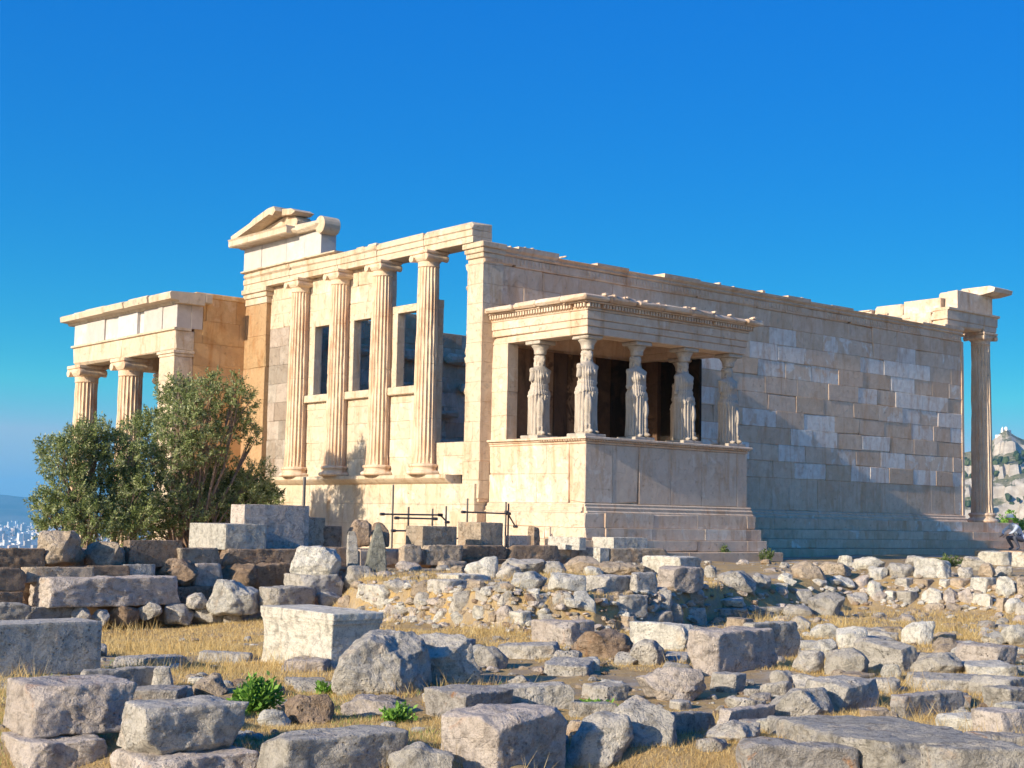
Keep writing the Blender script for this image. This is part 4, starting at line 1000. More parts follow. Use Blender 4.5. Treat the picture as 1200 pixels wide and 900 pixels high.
LW = [ # the old foundation: y is the plane of the front face
 (-30,641,34,663,'k','brown','brown beam at the left end of the upper course',dict(r=.05,y=-4.5)),
 (33,623,86,663,'b','tan','porous round drum standing at the left on the foundation',dict(y=-4.6,depth=1.0)),
 (93,636,142,663,'b','tan','smooth domed block right of the porous drum',dict(y=-4.5)),
 (140,632,203,661,'c','brown','slanting ended block with a shaded front on the foundation',dict(r=.18,y=-4.5)),
 (129,641,146,661,'b','grey','small shaded stone between the domed and the slanting blocks',dict(y=-4.3)),
 (206,641,253,661,'k','tan','worn moulded block under the long pale block',dict(r=.1,y=-4.6)),
 (206,613,306,641,'c','white','long pale block with a moulded side lying on the foundation',dict(r=.58,y=-4.4)),
 (272,591,353,641,'c','pink','tallest upright pinkish block on the foundation',dict(r=.16,y=-3.9,depth=.5)),
 (343,606,377,640,'c','tan','square tan block right of the tallest upright block',dict(r=.12,y=-3.8,depth=.5)),
 (374,616,398,639,'c','brown','lower brown block right of the square tan block',dict(r=.1,y=-3.8,depth=.5)),
 (406,609,437,639,'b','brown','peaked rock on the foundation behind the slim blue pillar',dict(y=-4.0)),
 (434,614,457,638,'b','brown','small dark block behind the pointed standing stone',dict(y=-3.8)),
 (252,641,347,661,'k','brown','long brown beam of the upper course under the tallest block',dict(r=.05,y=-4.5)),
 (347,640,406,661,'k','brown','brown beam of the upper course left of the blue pillar',dict(r=.04,y=-4.5)),
 (-30,664,19,690,'k','brown','dark brown block at the left edge, second course',dict(r=.1,y=-4.8)),
 (17,662,96,679,'k','tan','thin tan block under the porous drum',dict(r=.15,y=-4.7)),
 (94,661,143,679,'k','brown','weathered brown block of the second course below the domed block',dict(r=.1,y=-4.7)),
 (141,660,175,674,'k','grey','small grey block of the second course',dict(r=.1,y=-4.7)),
 (172,657,230,685,'b','brown','brown wedge shaped slab of the second course',dict(y=-4.7)),
 (216,659,256,687,'k','pink','pinkish undercut stone of the second course',dict(r=.3,y=-4.7)),
 (246,660,299,686,'b','brown','undercut brown stone of the second course right of the pinkish one',dict(y=-4.7)),
 (296,658,349,686,'k','brown','reddish brown block ending the second course',dict(r=.1,y=-4.7)),
 (25,671,192,709,'k','pink','very long brownish pink beam with a sunlit left end',dict(r=.15,y=-5.2,rot=0,depth=.7)),
 (-30,692,18,706,'k','brown','brown block at the left edge, third course',dict(r=.1,y=-4.9)),
 (185,685,247,708,'k','brown','brown block of the third course right of the very long beam',dict(r=.05,y=-4.8)),
 (-30,704,22,724,'k','grey','blue shaded block at the left edge under the third course',dict(r=.1,y=-5.4)),
 (22,708,84,725,'k','grey','dark flat stone under the very long beam',dict(r=.1,y=-5.1)),
 (82,709,103,732,'b','grey','first rounded footing stone under the very long beam',dict(y=-5.2)),
 (101,714,124,734,'b','grey','second rounded footing stone under the very long beam',dict(y=-5.2)),
 (123,707,156,731,'b','brown','larger brownish footing stone under the very long beam',dict(y=-5.2)),
 (160,705,187,724,'b','grey','bluish footing stone at the right end of the very long beam',dict(y=-5.3)),
 (183,707,225,730,'b','grey','wide bluish footing stone in shade',dict(y=-5.3)),
 (221,708,260,730,'b','grey','flat bluish footing stone left of the pale slanted boulder',dict(y=-5.4)),
 (259,715,282,732,'b','grey','small bluish footing stone under the pale slanted boulder',dict(y=-5.6)),
 (214,695,242,710,'b','grey','little grey boulder on the bluish footing stones',dict(y=-5.4)),
 (239,681,298,717,'b','white','pale slanted boulder leaning on the foundation',dict(y=-5.8)),
 (298,685,369,715,'k','grey','half shaded grey block below the round white boulder',dict(r=.28,y=-6.2)),
 (327,671,399,697,'k','grey','long grey stone under the round white boulder',dict(r=.45,y=-5.9)),
 (340,643,399,675,'b','white','round white boulder on top of the grey stones',dict(y=-5.7)),
 (367,693,399,713,'b','grey','small blue shaded stone right of the half shaded grey block',dict(y=-6.1)),
 (397,664,434,692,'b','grey','blue shaded boulder at the foot of the slim pillar',dict(y=-6.)),
 (465,638,492,659,'k','tan','rough tan block of the upper course right of the standing stone',dict(r=.3,y=-4.5)),
 (490,638,541,659,'k','tan','pinkish tan block of the upper course under the flat topped block',dict(r=.1,y=-4.5)),
 (502,656,548,674,'k','tan','pale block of the second course under the pinkish tan one',dict(r=.35,y=-4.7)),
 (463,660,494,681,'b','pink','rounded pink stone in shade right of the standing stone',dict(y=-5.2)),
 (488,668,515,680,'b','grey','small grey stone beside the rounded pink stone',dict(y=-5.3)),
 (540,638,596,656,'k','brown','reddish brown beam under the arched block',dict(r=.03,y=-4.4)),
 (595,638,660,656,'k','brown','brown beam leading to the porch steps',dict(r=.03,y=-4.4)),
 (545,654,600,668,'k','brown','dark lower course block under the reddish brown beam',dict(r=.03,y=-4.5)),
 (473,616,534,639,'c','tan','flat topped block with a sunlit end, on the upper course',dict(r=.36,y=-4.2)),
 (535,612,589,638,'c','tan','pale block with an arched shaded end, on the upper course',dict(r=.52,y=-4.1)),
 (594,627,622,639,'c','pink','low shaded block right of the arched block',dict(r=.1,y=-4.1)),
 (618,617,633,640,'k','brown','upright rusty stump beside the porch steps',dict(r=.5,y=-4.2)),
 (646,629,687,642,'c','white','sunlit step block at the porch corner, left one',dict(r=.8,y=-4.4,depth=1.0)),
 (695,629,762,643,'c','white','sunlit and shaded step block at the porch corner, right one',dict(r=.36,y=-4.5)),
 (653,641,712,657,'c','white','lower sunlit block at the porch corner',dict(r=.85,y=-4.6,depth=1.2)),
 (706,641,790,660,'k','tan','dark stained block below the porch steps',dict(r=.05,y=-4.6)),
 (660,654,700,668,'k','tan','rough footing stone below the lower sunlit block',dict(r=.6,y=-4.8)),
]
for L_, G_ in ((LW, G3), (MID, G2), (UP, G5), (RW, G4), (FG, G1)):
    for (x0, y0, x1, y1, k, mt, lb, op) in L_:
        if 'of the kerb row' in lb: x0 -= 6; x1 += 7
        rock(x0, y0, x1, y1, k, mt, lb, group=G_, **op)
# further half buried stones in the gaps
rnd_ = random.Random(99); nx = 0
ZN = [(0, 500, 770, 850, 'low weathered stone half buried in the grass at lower left'), (400, 800, 755, 830, 'low weathered stone half buried in the grass at the centre'), (780, 1200, 745, 880, 'low grey stone among the rocks and grass at lower right'), (850, 1200, 715, 745, 'small pale stone at the edge of the open yellow grass'), (640, 1010, 845, 890, 'dark stone in the shaded hollow in front of the kerb row')]
for z_i, (xa, xb, ya, yb, lb) in enumerate(ZN):
    for k in range((24, 26, 60, 16, 14)[z_i]):
        for tr in range(12):
            px = rnd_.uniform(xa, xb); py = rnd_.uniform(ya, yb); p = ghit(px, py); q = rnd_.uniform(.14, .5)*(1 if z_i != 3 else .6)
            if all((p[0]-a)**2+(p[1]-b)**2 > ((c+q*.5)*.92)**2 for a, b, c in ROCKS): break
        else: continue
        d_ = float((p-CAM)@BF); wp = q/d_*FPX; hp = wp*rnd_.uniform(.3, .6)
        rock(px-wp/2, py-hp, px+wp/2, py, rnd_.choice('bskb'), rnd_.choice(['grey', 'grey', 'white', 'pink', 'orange', 'tan']), lb, group=lb+'s' if False else 'half buried stones, zone '+'abcde'[z_i], h=q*.25)
# the cut marble block gets a projecting moulded rim and slightly tapering sides
mbk = [o for o in bpy.data.objects if o.get('label', '').startswith('big cut white marble block')][0]
xs_ = np.array([v_.co[:] for v_ in mbk.data.vertices]); top_ = xs_[:, 2].max(); f_ = np.clip(xs_[:, 2]/top_, 0, 1)
sx_ = 1-.05*np.sin(np.clip(f_/.80, 0, 1)*math.pi)**.6-.0*f_
sx_ = np.where(f_ > .80, 1.015+.015*(f_ > .86), sx_); xs_[:, 0] *= sx_; xs_[:, 1] *= sx_
mbk.data.vertices.foreach_set('co', xs_.ravel()); mbk.data.update()
# core of the old foundation, behind its loose blocks
mb = MB()
masonry(mb, 'x', -4.0, -3.2, -24, .0, -3.2, -.80, .42, 1.3, bev=.03, off=.04, chip=.3)
masonry(mb, 'x', -4.45, -4.02, -24, -.2, -2.5, -1.28, .40, 1.1, bev=.04, off=.05, chip=.3)
o = mb.build('foundation_wall', M_OLD, None, loc=(-12, -4, -2)); tag(o, 'old brown foundation wall of coursed blocks left of the porch', 'wall')
# earth and rubble core of the two low walls
# standing stones
def stele(px, ytop, ybot, wpx, yp, mt, lab, taper, name):
    p = hit(px, ybot, 1, yp); dd = float((p-CAM)@BF); W_ = wpx/FPX*dd; H = (ybot-ytop)/FPX*dd
    me = rock_mesh(name, W_/2, W_*.3, (H+.2)/2, 'k', 16, MR[mt], int(px))
    for v_ in me.vertices:
        f = max(0., v_.co.z/(H+.2)); s_ = 1-taper*f**2.2
        v_.co.x = v_.co.x*s_+.04*f*taper; v_.co.y *= s_
    o = bpy.data.objects.new(name, me); col.objects.link(o); o.location = (p[0], p[1], p[2]-.2); o.rotation_euler = (0, 0, R(-20)); tag(o, lab, 'stone')
stele(439, 614, 682, 27, -5.5, 'green', 'pointed greenish standing stone in front of the foundation', .85, 'standing_stone')
stele(412, 620, 668, 13, -5.3, 'grey', 'slim bluish stone pillar left of the pointed standing stone', .25, 'stone_pillar')

# rubble too small and too many to count
def small_rock_data(seed):
    me = rock_mesh('t', .5, .42, .3, 'b', 4, MR['grey'], seed); V_ = np.array([v_.co[:] for v_ in me.vertices]); F_ = [tuple(p.vertices) for p in me.polygons]; bpy.data.meshes.remove(me); return V_, F_
PROT = [small_rock_data(900+k) for k in range(10)]
def scatter(name, n, region, mats, smin, smax, label, cat='rubble', kind='stuff'):
    vs_, fs_, mi = [], [], []; base = 0; c = 0; tries = 0
    while c < n and tries < n*30:
        tries += 1; q = region()
        if q is None: continue
        x, y = q; s_ = smin*(smax/smin)**(random.random()**1.8); V_, F_ = random.choice(PROT)
        a = random.uniform(0, 6.28); ca, sa = math.cos(a), math.sin(a); sz = s_*random.uniform(.5, .95)
        z = gz(x, y)-.12*s_
        P_ = np.stack([x+(V_[:, 0]*ca-V_[:, 1]*sa)*s_, y+(V_[:, 0]*sa+V_[:, 1]*ca)*s_, z+V_[:, 2]*sz], -1)
        vs_.append(P_); fs_ += [tuple(k+base for k in f) for f in F_]; mi += [random.randrange(len(mats))]*len(F_); base += len(V_); c += 1
    me = bpy.data.meshes.new(name); me.from_pydata(np.vstack(vs_).tolist(), [], fs_)
    for m_ in mats: me.materials.append(MR[m_])
    me.polygons.foreach_set('material_index', mi); me.update()
    o = bpy.data.objects.new(name, me); col.objects.link(o); tag(o, label, cat, None, kind); return o
def reg(pa, pb, da, db, dens=0.):
    def f():
        px = random.uniform(pa, pb); d = da*(db/da)**random.random()
        s = (px-600)/FPX*d; x = CAM[0]+d*math.cos(YAW)+s*math.sin(YAW); y = CAM[1]+d*math.sin(YAW)-s*math.cos(YAW)
        if y > -4.6 and x < .3: return None
        if x > -.4 and y > -4.4: return None
        if dens and float(fbm(x, y, 2.6, 77)) < dens: return None
        return x, y
    return f
scatter('rubble', 650, reg(440, 1230, 21, 33, .42), ['grey', 'white', 'tan', 'pink'], .05, .30, 'small broken stones scattered between the low walls and the temple')
scatter('rubble', 120, lambda: (lambda px, e: (lambda d: (CAM[0]+d*math.cos(YAW)+(px-600)/FPX*d*math.sin(YAW), CAM[1]+d*math.sin(YAW)-(px-600)/FPX*d*math.cos(YAW)))(float(np.interp(px, DBX, DBY))+e))(random.uniform(425, 830), random.uniform(-.2, .5)), ['grey', 'white', 'tan', 'pink'], .10, .32, 'grey stones packed into the middle wall')
scatter('pebbles', 1500, reg(-40, 1240, 9.5, 22, .48), ['grey', 'white', 'tan', 'brown'], .02, .16, 'pebbles and stone chips lying in the dry grass', 'pebbles')
scatter('wall_fill', 520, lambda: (lambda px, e: (lambda d: (CAM[0]+d*math.cos(YAW)+(px-600)/FPX*d*math.sin(YAW), CAM[1]+d*math.sin(YAW)-(px-600)/FPX*d*math.cos(YAW)))(float(np.interp(px, DBX, DBY))+e))(random.uniform(430, 1220), random.uniform(-.25, .45)), ['grey', 'white', 'tan', 'brown', 'pink'], .08, .24, 'small stones packed between the larger ones of the low walls', 'rubble')

# ================================================================== VEGETATION
def leafmat(name, c1, c2, c3):
    M, t, b = newmat(name); at = N(t, 'ShaderNodeAttribute', attribute_name='tone')
    c = ramp(t, at.outputs['Fac'], [(0, c1), (.5, c2), (1, c3)]); t.links.new(c, b.inputs['Base Color']); b.inputs['Roughness'].default_value = .55
    tr = t.nodes.new('ShaderNodeBsdfTranslucent'); t.links.new(c, tr.inputs[0]); ms = t.nodes.new('ShaderNodeMixShader'); ms.inputs[0].default_value = .25
    out = [n for n in t.nodes if n.type == 'OUTPUT_MATERIAL'][0]
    t.links.new(b.outputs[0], ms.inputs[1]); t.links.new(tr.outputs[0], ms.inputs[2]); t.links.new(ms.outputs[0], out.inputs[0]); return M
M_OLIVE = leafmat('olive_leaf', (.09, .13, .035), (.26, .31, .11), (.52, .53, .32))
M_BUSH = leafmat('bush_leaf', (.05, .08, .025), (.11, .16, .05), (.22, .27, .10))
M_WEED = leafmat('weed_leaf', (.10, .22, .03), (.18, .36, .05), (.30, .48, .10))
M_STRAW = leafmat('dry_grass', (.40, .25, .08), (.58, .41, .16), (.72, .58, .30))
M_BARK = marble('olive_bark', (.20, .15, .11), (.26, .2, .15), (.32, .26, .2), stain=(.1, .07, .05), bd=.03)
def leaves(name, C, D, ln, wd, mat, parent=None, tone=None):
    """C centres, D directions; one folded leaf (two triangles) each"""
    n = len(C); D = D/np.maximum(np.linalg.norm(D, axis=1), 1e-6)[:, None]
    rv = RNG.normal(size=(n, 3)); S = np.cross(D, rv); S /= np.maximum(np.linalg.norm(S, axis=1), 1e-6)[:, None]
    l = (ln*RNG.uniform(.6, 1.3, n))[:, None]; w_ = (wd*RNG.uniform(.7, 1.3, n))[:, None]
    V_ = np.stack([C, C+D*l*.5+S*w_*.5, C+D*l, C+D*l*.5-S*w_*.5], 1).reshape(-1, 3)
    me = bpy.data.meshes.new(name); me.vertices.add(4*n); me.vertices.foreach_set('co', V_.ravel())
    me.loops.add(4*n); me.loops.foreach_set('vertex_index', np.arange(4*n)); me.polygons.add(n); me.polygons.foreach_set('loop_start', np.arange(n)*4)
    try: me.polygons.foreach_set('loop_total', np.full(n, 4))
    except Exception: pass
    a = me.attributes.new('tone', 'FLOAT', 'FACE'); a.data.foreach_set('value', (RNG.uniform(0, 1, n) if tone is None else np.clip(tone, 0, 1)).astype(np.float32))
    me.update(calc_edges=True); me.materials.append(mat)
    o = bpy.data.objects.new(name, me); col.objects.link(o)
    if parent: o.parent = parent
    return o
def tree(name, base, clumps, leafn, mat, label, cat, ln=.085, wd=.026, seed=1, stems=None, hole=.0):
    """clumps: (x, y, z, r) foliage masses; stems are limbs from the base to the clumps"""
    root = empty(name, base); tag(root, label, cat); B = np.array(base); rs = np.random.default_rng(seed)
    mb = MB(); rr = random.Random(seed)
    for (sx, sy, r0, k0) in (stems or [(0, 0, .16, None)]):
        st = Vector((sx, sy, -.1))
        tgt = [c for i_, c in enumerate(clumps) if k0 is None or i_ in k0]
        cen = Vector(np.mean([[c[0], c[1], c[2]] for c in tgt], axis=0)); fk = st.lerp(cen, .42)+Vector((rr.uniform(-.15, .15), rr.uniform(-.15, .15), 0))
        mid = st.lerp(fk, .5)+Vector((rr.uniform(-.12, .12), rr.uniform(-.12, .12), 0))
        mb.tube(st, mid, r0*1.25, 9, .4, r0); mb.tube(mid, fk, r0, 9, .4, r0*.8)
        for c in tgt:
            e = Vector(c[:3]); m2 = fk.lerp(e, .5)+Vector((rr.uniform(-.2, .2), rr.uniform(-.2, .2), rr.uniform(0, .2)))
            mb.tube(fk, m2, r0*.36, 7, .4, r0*.22); mb.tube(m2, e, r0*.22, 6, .4, r0*.08)
            for q in range(7):
                dv = Vector((rr.gauss(0, 1), rr.gauss(0, 1), rr.gauss(.3, .8))).normalized()*c[3]*rr.uniform(.5, .95); mb.tube(m2.lerp(e, rr.random()), e+dv, r0*.12, 4, .4, .006)
    mb.build('trunk', M_BARK, root)
    tot = sum(c[3]**2 for c in clumps); CC = []; DD = []; TT = []
    for c in clumps:
        k = int(leafn*c[3]**2/tot); nt_ = max(12, k//30)
        # twigs: each a short spray of leaves
        u = rs.normal(size=(nt_, 3)); u /= np.linalg.norm(u, axis=1)[:, None]; rad = c[3]*(rs.uniform(.15, 1, nt_)**.45)*(1+.28*np.sin(u[:, 0]*5+seed+c[0]*3)*np.cos(u[:, 2]*4+c[1]*2))
        tw = np.array(c[:3])+u*rad[:, None]*np.array([1, 1, .85]); dirs = u+np.array([0, 0, .75])+rs.normal(size=(nt_, 3))*.45; dirs /= np.linalg.norm(dirs, axis=1)[:, None]
        ttone = rs.uniform(.15, .75, nt_)
        per = max(1, k//nt_)
        s_ = rs.uniform(0, .24, (nt_, per))
        P_ = tw[:, None, :]+dirs[:, None, :]*s_[:, :, None]+rs.normal(size=(nt_, per, 3))*.022
        Dl = dirs[:, None, :]*.7+rs.normal(size=(nt_, per, 3))*.62
        CC.append(P_.reshape(-1, 3)); DD.append(Dl.reshape(-1, 3)); TT.append((ttone[:, None]+rs.normal(size=(nt_, per))*.2).ravel())
    leaves('crown', np.vstack(CC), np.vstack(DD), ln, wd, mat, root, np.concatenate(TT))
    return root
def clump_from_px(lst, depth0, base):
    out = []
    for (px, py, rp, dz) in lst:
        d = depth0+dz; p = CAM+ray(px, py)*d; out.append((p[0]-base[0], p[1]-base[1], p[2]-base[2], .80*rp/FPX*d))
    return out
pb = CAM+ray(215, 640)*35.5; base = (pb[0], pb[1], -3.1)
tree('olive_tree', base, clump_from_px([(235,470,32,0),(205,470,26,.3),(215,500,34,-.4),(180,505,30,.6),(280,470,22,.2),(270,497,28,.5),(295,512,15,.8),(243,520,28,-.2),(200,535,34,-.5),(170,545,32,.2),(230,560,34,.7),(262,545,20,.9),(185,580,36,-.6),(215,600,36,-.4),(172,615,34,-.2),(255,592,22,.4),(160,505,20,.4),(150,560,26,.3),(150,600,30,.1),(300,560,24,.9),(285,585,26,.6),(312,592,18,.8),(250,448,13,.1),(212,449,12,.2),(278,448,10,.3)], 35.5, base), 60000, M_OLIVE,
     'grey green olive tree with an open crown in front of the orange wall', 'tree', seed=3, stems=[(.25, .1, .15, range(0, 8)), (-.4, .2, .13, range(7, 14)), (.1, -.3, .11, range(13, 25))])
pb = CAM+ray(105, 640)*34.; base = (pb[0], pb[1], -3.1)
tree('olive_tree', base, clump_from_px([(112,505,18,0),(92,520,30,0),(125,520,26,.5),(75,540,30,-.3),(110,545,34,.3),(60,530,16,.3),(80,575,34,-.4),(115,580,32,.4),(50,590,18,0),(70,605,34,-.2),(105,612,36,-.5),(140,600,34,.6),(152,535,24,.3),(160,575,26,.2),(165,612,26,.0),(145,560,28,.7),(58,618,20,.2),(140,625,28,0)], 34., base), 50000, M_OLIVE,
     'dense low olive tree at the left in front of the north porch columns', 'tree', seed=5, stems=[(.2, .1, .12, range(0, 6)), (-.3, .0, .12, range(6, 11)), (.4, -.1, .1, range(10, 15))])
pb = CAM+ray(272, 620)*37.5; base = (pb[0], pb[1], -3.1)
tree('shrub', base, clump_from_px([(250,575,24,0),(275,570,20,.2),(300,580,20,.4),(316,585,12,.3),(262,600,28,0),(292,605,26,.1),(240,600,24,-.2)], 37.5, base), 26000, M_BUSH,
     'dark green shrub between the olive tree and the west front', 'shrub', ln=.10, wd=.035, seed=8, stems=[(0, 0, .08, None)])
def bush(px, py, w_, h_, mat, label, name='weed', cat='plant', nl=500, ln=.08, wd=.03, p=None, seed=1, up=.8):
    p = ghit(px, py) if p is None else p; d = float((p-CAM)@BF); rx = w_/FPX*d/2; hz_ = h_/FPX*d; rs = np.random.default_rng(seed+int(px))
    root = empty(name, (float(p[0]), float(p[1]), float(p[2]))); tag(root, label, cat)
    st = MB(); nst = max(6, nl//30); C_ = []; D_ = []
    for k in range(nst):
        a = rs.uniform(0, 6.28); q = rs.uniform(0, 1)**.6; tip = Vector((math.cos(a)*rx*q, math.sin(a)*rx*q*.8, hz_*(1-.45*q*q)*rs.uniform(.6, 1.05)))
        st.tube((tip.x*.15, tip.y*.15, -.03), tip, .005, 4, .4, .002); m_ = nl//nst; f = rs.uniform(.15, 1, m_)
        C_.append(np.array(tip)[None]*f[:, None]+rs.normal(size=(m_, 3))*.018); D_.append(np.array(tip)[None]*.6/max(hz_, .1)+rs.normal(size=(m_, 3))*.6+[0, 0, up*.3])
    st.build('stem', mat, root); leaves('foliage', np.vstack(C_), np.vstack(D_), ln, wd, mat, root)
bush(300, 838, 62, 42, M_WEED, 'bright green leafy weed left of the round brown boulder', nl=1500, ln=.07, wd=.028)
bush(466, 848, 46, 20, M_WEED, 'low green weed right of the pale base stone', nl=500, ln=.05, wd=.02)
bush(700, 836, 50, 16, M_WEED, 'low green weed behind the kerb row', nl=500, ln=.05, wd=.02)
bush(380, 815, 34, 14, M_WEED, 'small green tuft under the rusty streaked boulder', nl=250, ln=.05, wd=.02)
for px_, w_, h_ in ((848, 18, 26), (862, 14, 14), (898, 26, 24), (790, 16, 16), (826, 14, 14)):
    bush(px_, 664, w_, h_, M_BUSH, {848: 'tallest dark weed growing at the foot of the porch steps', 862: 'small dark weed right of the tallest one by the porch steps', 898: 'dark bushy weed at the right corner of the porch steps', 790: 'green weed by the stained block under the porch', 826: 'small green weed under the middle of the porch'}[px_], nl=500, ln=.07, wd=.03, p=CAM+ray(px_, 664)*34.0)
bush(1114, 664, 40, 14, M_BUSH, 'low dark plants above the big whitish boulder', nl=500, ln=.08, wd=.03)
pb = CAM+ray(1186, 634)*60
bush(1182, 634, 44, 36, M_WEED, 'bright green bush beyond the right end of the steps', name='bush', cat='bush', nl=2600, ln=.14, wd=.07, p=pb)
# dry grass
def grass(name, n, region, hmin, hmax, wd, mat, label, dens=.45, nseed=31):
    out = []
    while sum(len(a) for a in out) < n:
        k = 20000; px = RNG.uniform(-60, 1260, k); d = region[0]*(region[1]/region[0])**RNG.uniform(0, 1, k)
        s = (px-600)/FPX*d; x = CAM[0]+d*math.cos(YAW)+s*math.sin(YAW); y = CAM[1]+d*math.sin(YAW)-s*math.cos(YAW)
        ok = fbm(x, y, 1.7, nseed)+.22*(fbm(x, y, .35, 8)-.5) > dens
        ok &= ~((y > -4.8) & (x < .3)) & ~((x > -.4) & (y > -4.6)) & (fbm(x, y, 5., 3)+RNG.uniform(-.1, .1, k) > region[2])
        out.append(np.stack([x[ok], y[ok], ground(x[ok], y[ok])], -1))
    C = np.vstack(out)[:n]; m_ = len(C); D = np.stack([RNG.normal(0, .42, m_), RNG.normal(0, .42, m_), np.ones(m_)], -1)
    dd, _ = pxd(C[:, 0], C[:, 1]); D /= np.linalg.norm(D, axis=1)[:, None]
    S = np.stack([np.full(m_, math.sin(YAW)), np.full(m_, -math.cos(YAW)), np.zeros(m_)], -1)+RNG.normal(0, .5, (m_, 3)); S /= np.linalg.norm(S, axis=1)[:, None]
    h = (np.interp(dd, [8, 14], [.55, 1.])*RNG.uniform(hmin, hmax, m_)*(.6+.8*fbm(C[:, 0], C[:, 1], .6, 12)))[:, None]; w_ = (wd*(.5+dd/14))[:, None]; tip = C+D*h+np.stack([RNG.normal(0, .25, m_), RNG.normal(0, .25, m_), np.zeros(m_)], -1)*h
    C[:, 2] -= .01
    V_ = np.stack([C-S*w_/2, C+S*w_/2, tip], 1).reshape(-1, 3)
    me = bpy.data.meshes.new(name); me.vertices.add(3*m_); me.vertices.foreach_set('co', V_.ravel()); me.loops.add(3*m_); me.loops.foreach_set('vertex_index', np.arange(3*m_))
    me.polygons.add(m_); me.polygons.foreach_set('loop_start', np.arange(m_)*3)
    try: me.polygons.foreach_set('loop_total', np.full(m_, 3))
    except Exception: pass
    a = me.attributes.new('tone', 'FLOAT', 'FACE'); a.data.foreach_set('value', RNG.uniform(0, 1, m_).astype(np.float32)); me.update(calc_edges=True); me.materials.append(mat)
    o = bpy.data.objects.new(name, me); col.objects.link(o); tag(o, label, 'grass', None, 'stuff')
grass('dry_grass', 230000, (8.2, 27, .28), .02, .075, .004, M_STRAW, 'short dry yellow grass on the open ground', .44)
grass('tall_dry_grass', 12000, (8.4, 26, .4), .10, .26, .0045, M_STRAW, 'taller dry stalks between the stones', .55, 57)
grass('green_grass', 9000, (9.5, 16, .52), .02, .07, .004, M_WEED, 'thin green growth among the dry grass', .55, 91)

# ================================================================== SCAFFOLD, PERSON
M_PIPE = flatmat('dark_steel', (.14, .13, .125), .5, .6)
def P3(px, py, yp=-2.6): return Vector(hit(px, py, 1, yp))
def scaffold(name, label, poles, rails, yp=-2.6):
    p0 = P3(poles[0][0], poles[0][2], yp); root = empty(name, p0); tag(root, label, 'scaffold')
    for (px, ya, yb) in poles:
        a = P3(px, ya, yp); b = P3(px, yb, yp); b.x = a.x; mb = MB(); mb.tube(b-p0, a-p0, .020, 8); mb.tube(b-p0-Vector((0, 0, .0)), b-p0+Vector((0, 0, .02)), .07, 8); mb.build('pole', M_PIPE, root)
    for (xa, ya, xb, yb) in rails:
        mb = MB(); a = P3(xa, ya, yp-.05); b = P3(xb, yb, yp-.05); mb.tube(a-p0, b-p0, .018, 8)
        for e in (a, b): mb.tube(e-p0-Vector((.05, 0, 0)), e-p0+Vector((.05, 0, 0)), .032, 8)
        mb.build('rail', M_PIPE, root)
scaffold('scaffold', 'dark steel pipe scaffold with double rails under the west front', [(461, 568, 650), (479, 594, 642), (507, 596, 642), (523, 593, 645)], [(448, 602.5, 516, 603.5), (465, 607, 510, 608), (461, 622, 478, 622), (516, 603.5, 524, 612)])
scaffold('scaffold', 'dark steel pipe rail with braced post beside the arched block', [(548, 584, 645), (593, 588, 650), (596, 590, 650)], [(543, 600, 596, 602), (594, 600, 604, 617), (530, 631, 545, 631)])
mb = MB(); a = P3(357, 559, -3.0); b = P3(357, 606, -3.6); b.x = a.x; b.y = a.y; mb.tube(b, a, .03, 8); mb.lathe([(.12, b.z-.02), (.12, b.z+.02)], (b.x, b.y), 10)
tag(mb.build('post', M_PIPE, None, loc=tuple(b)), 'single dark steel post standing on the square tan block', 'post')
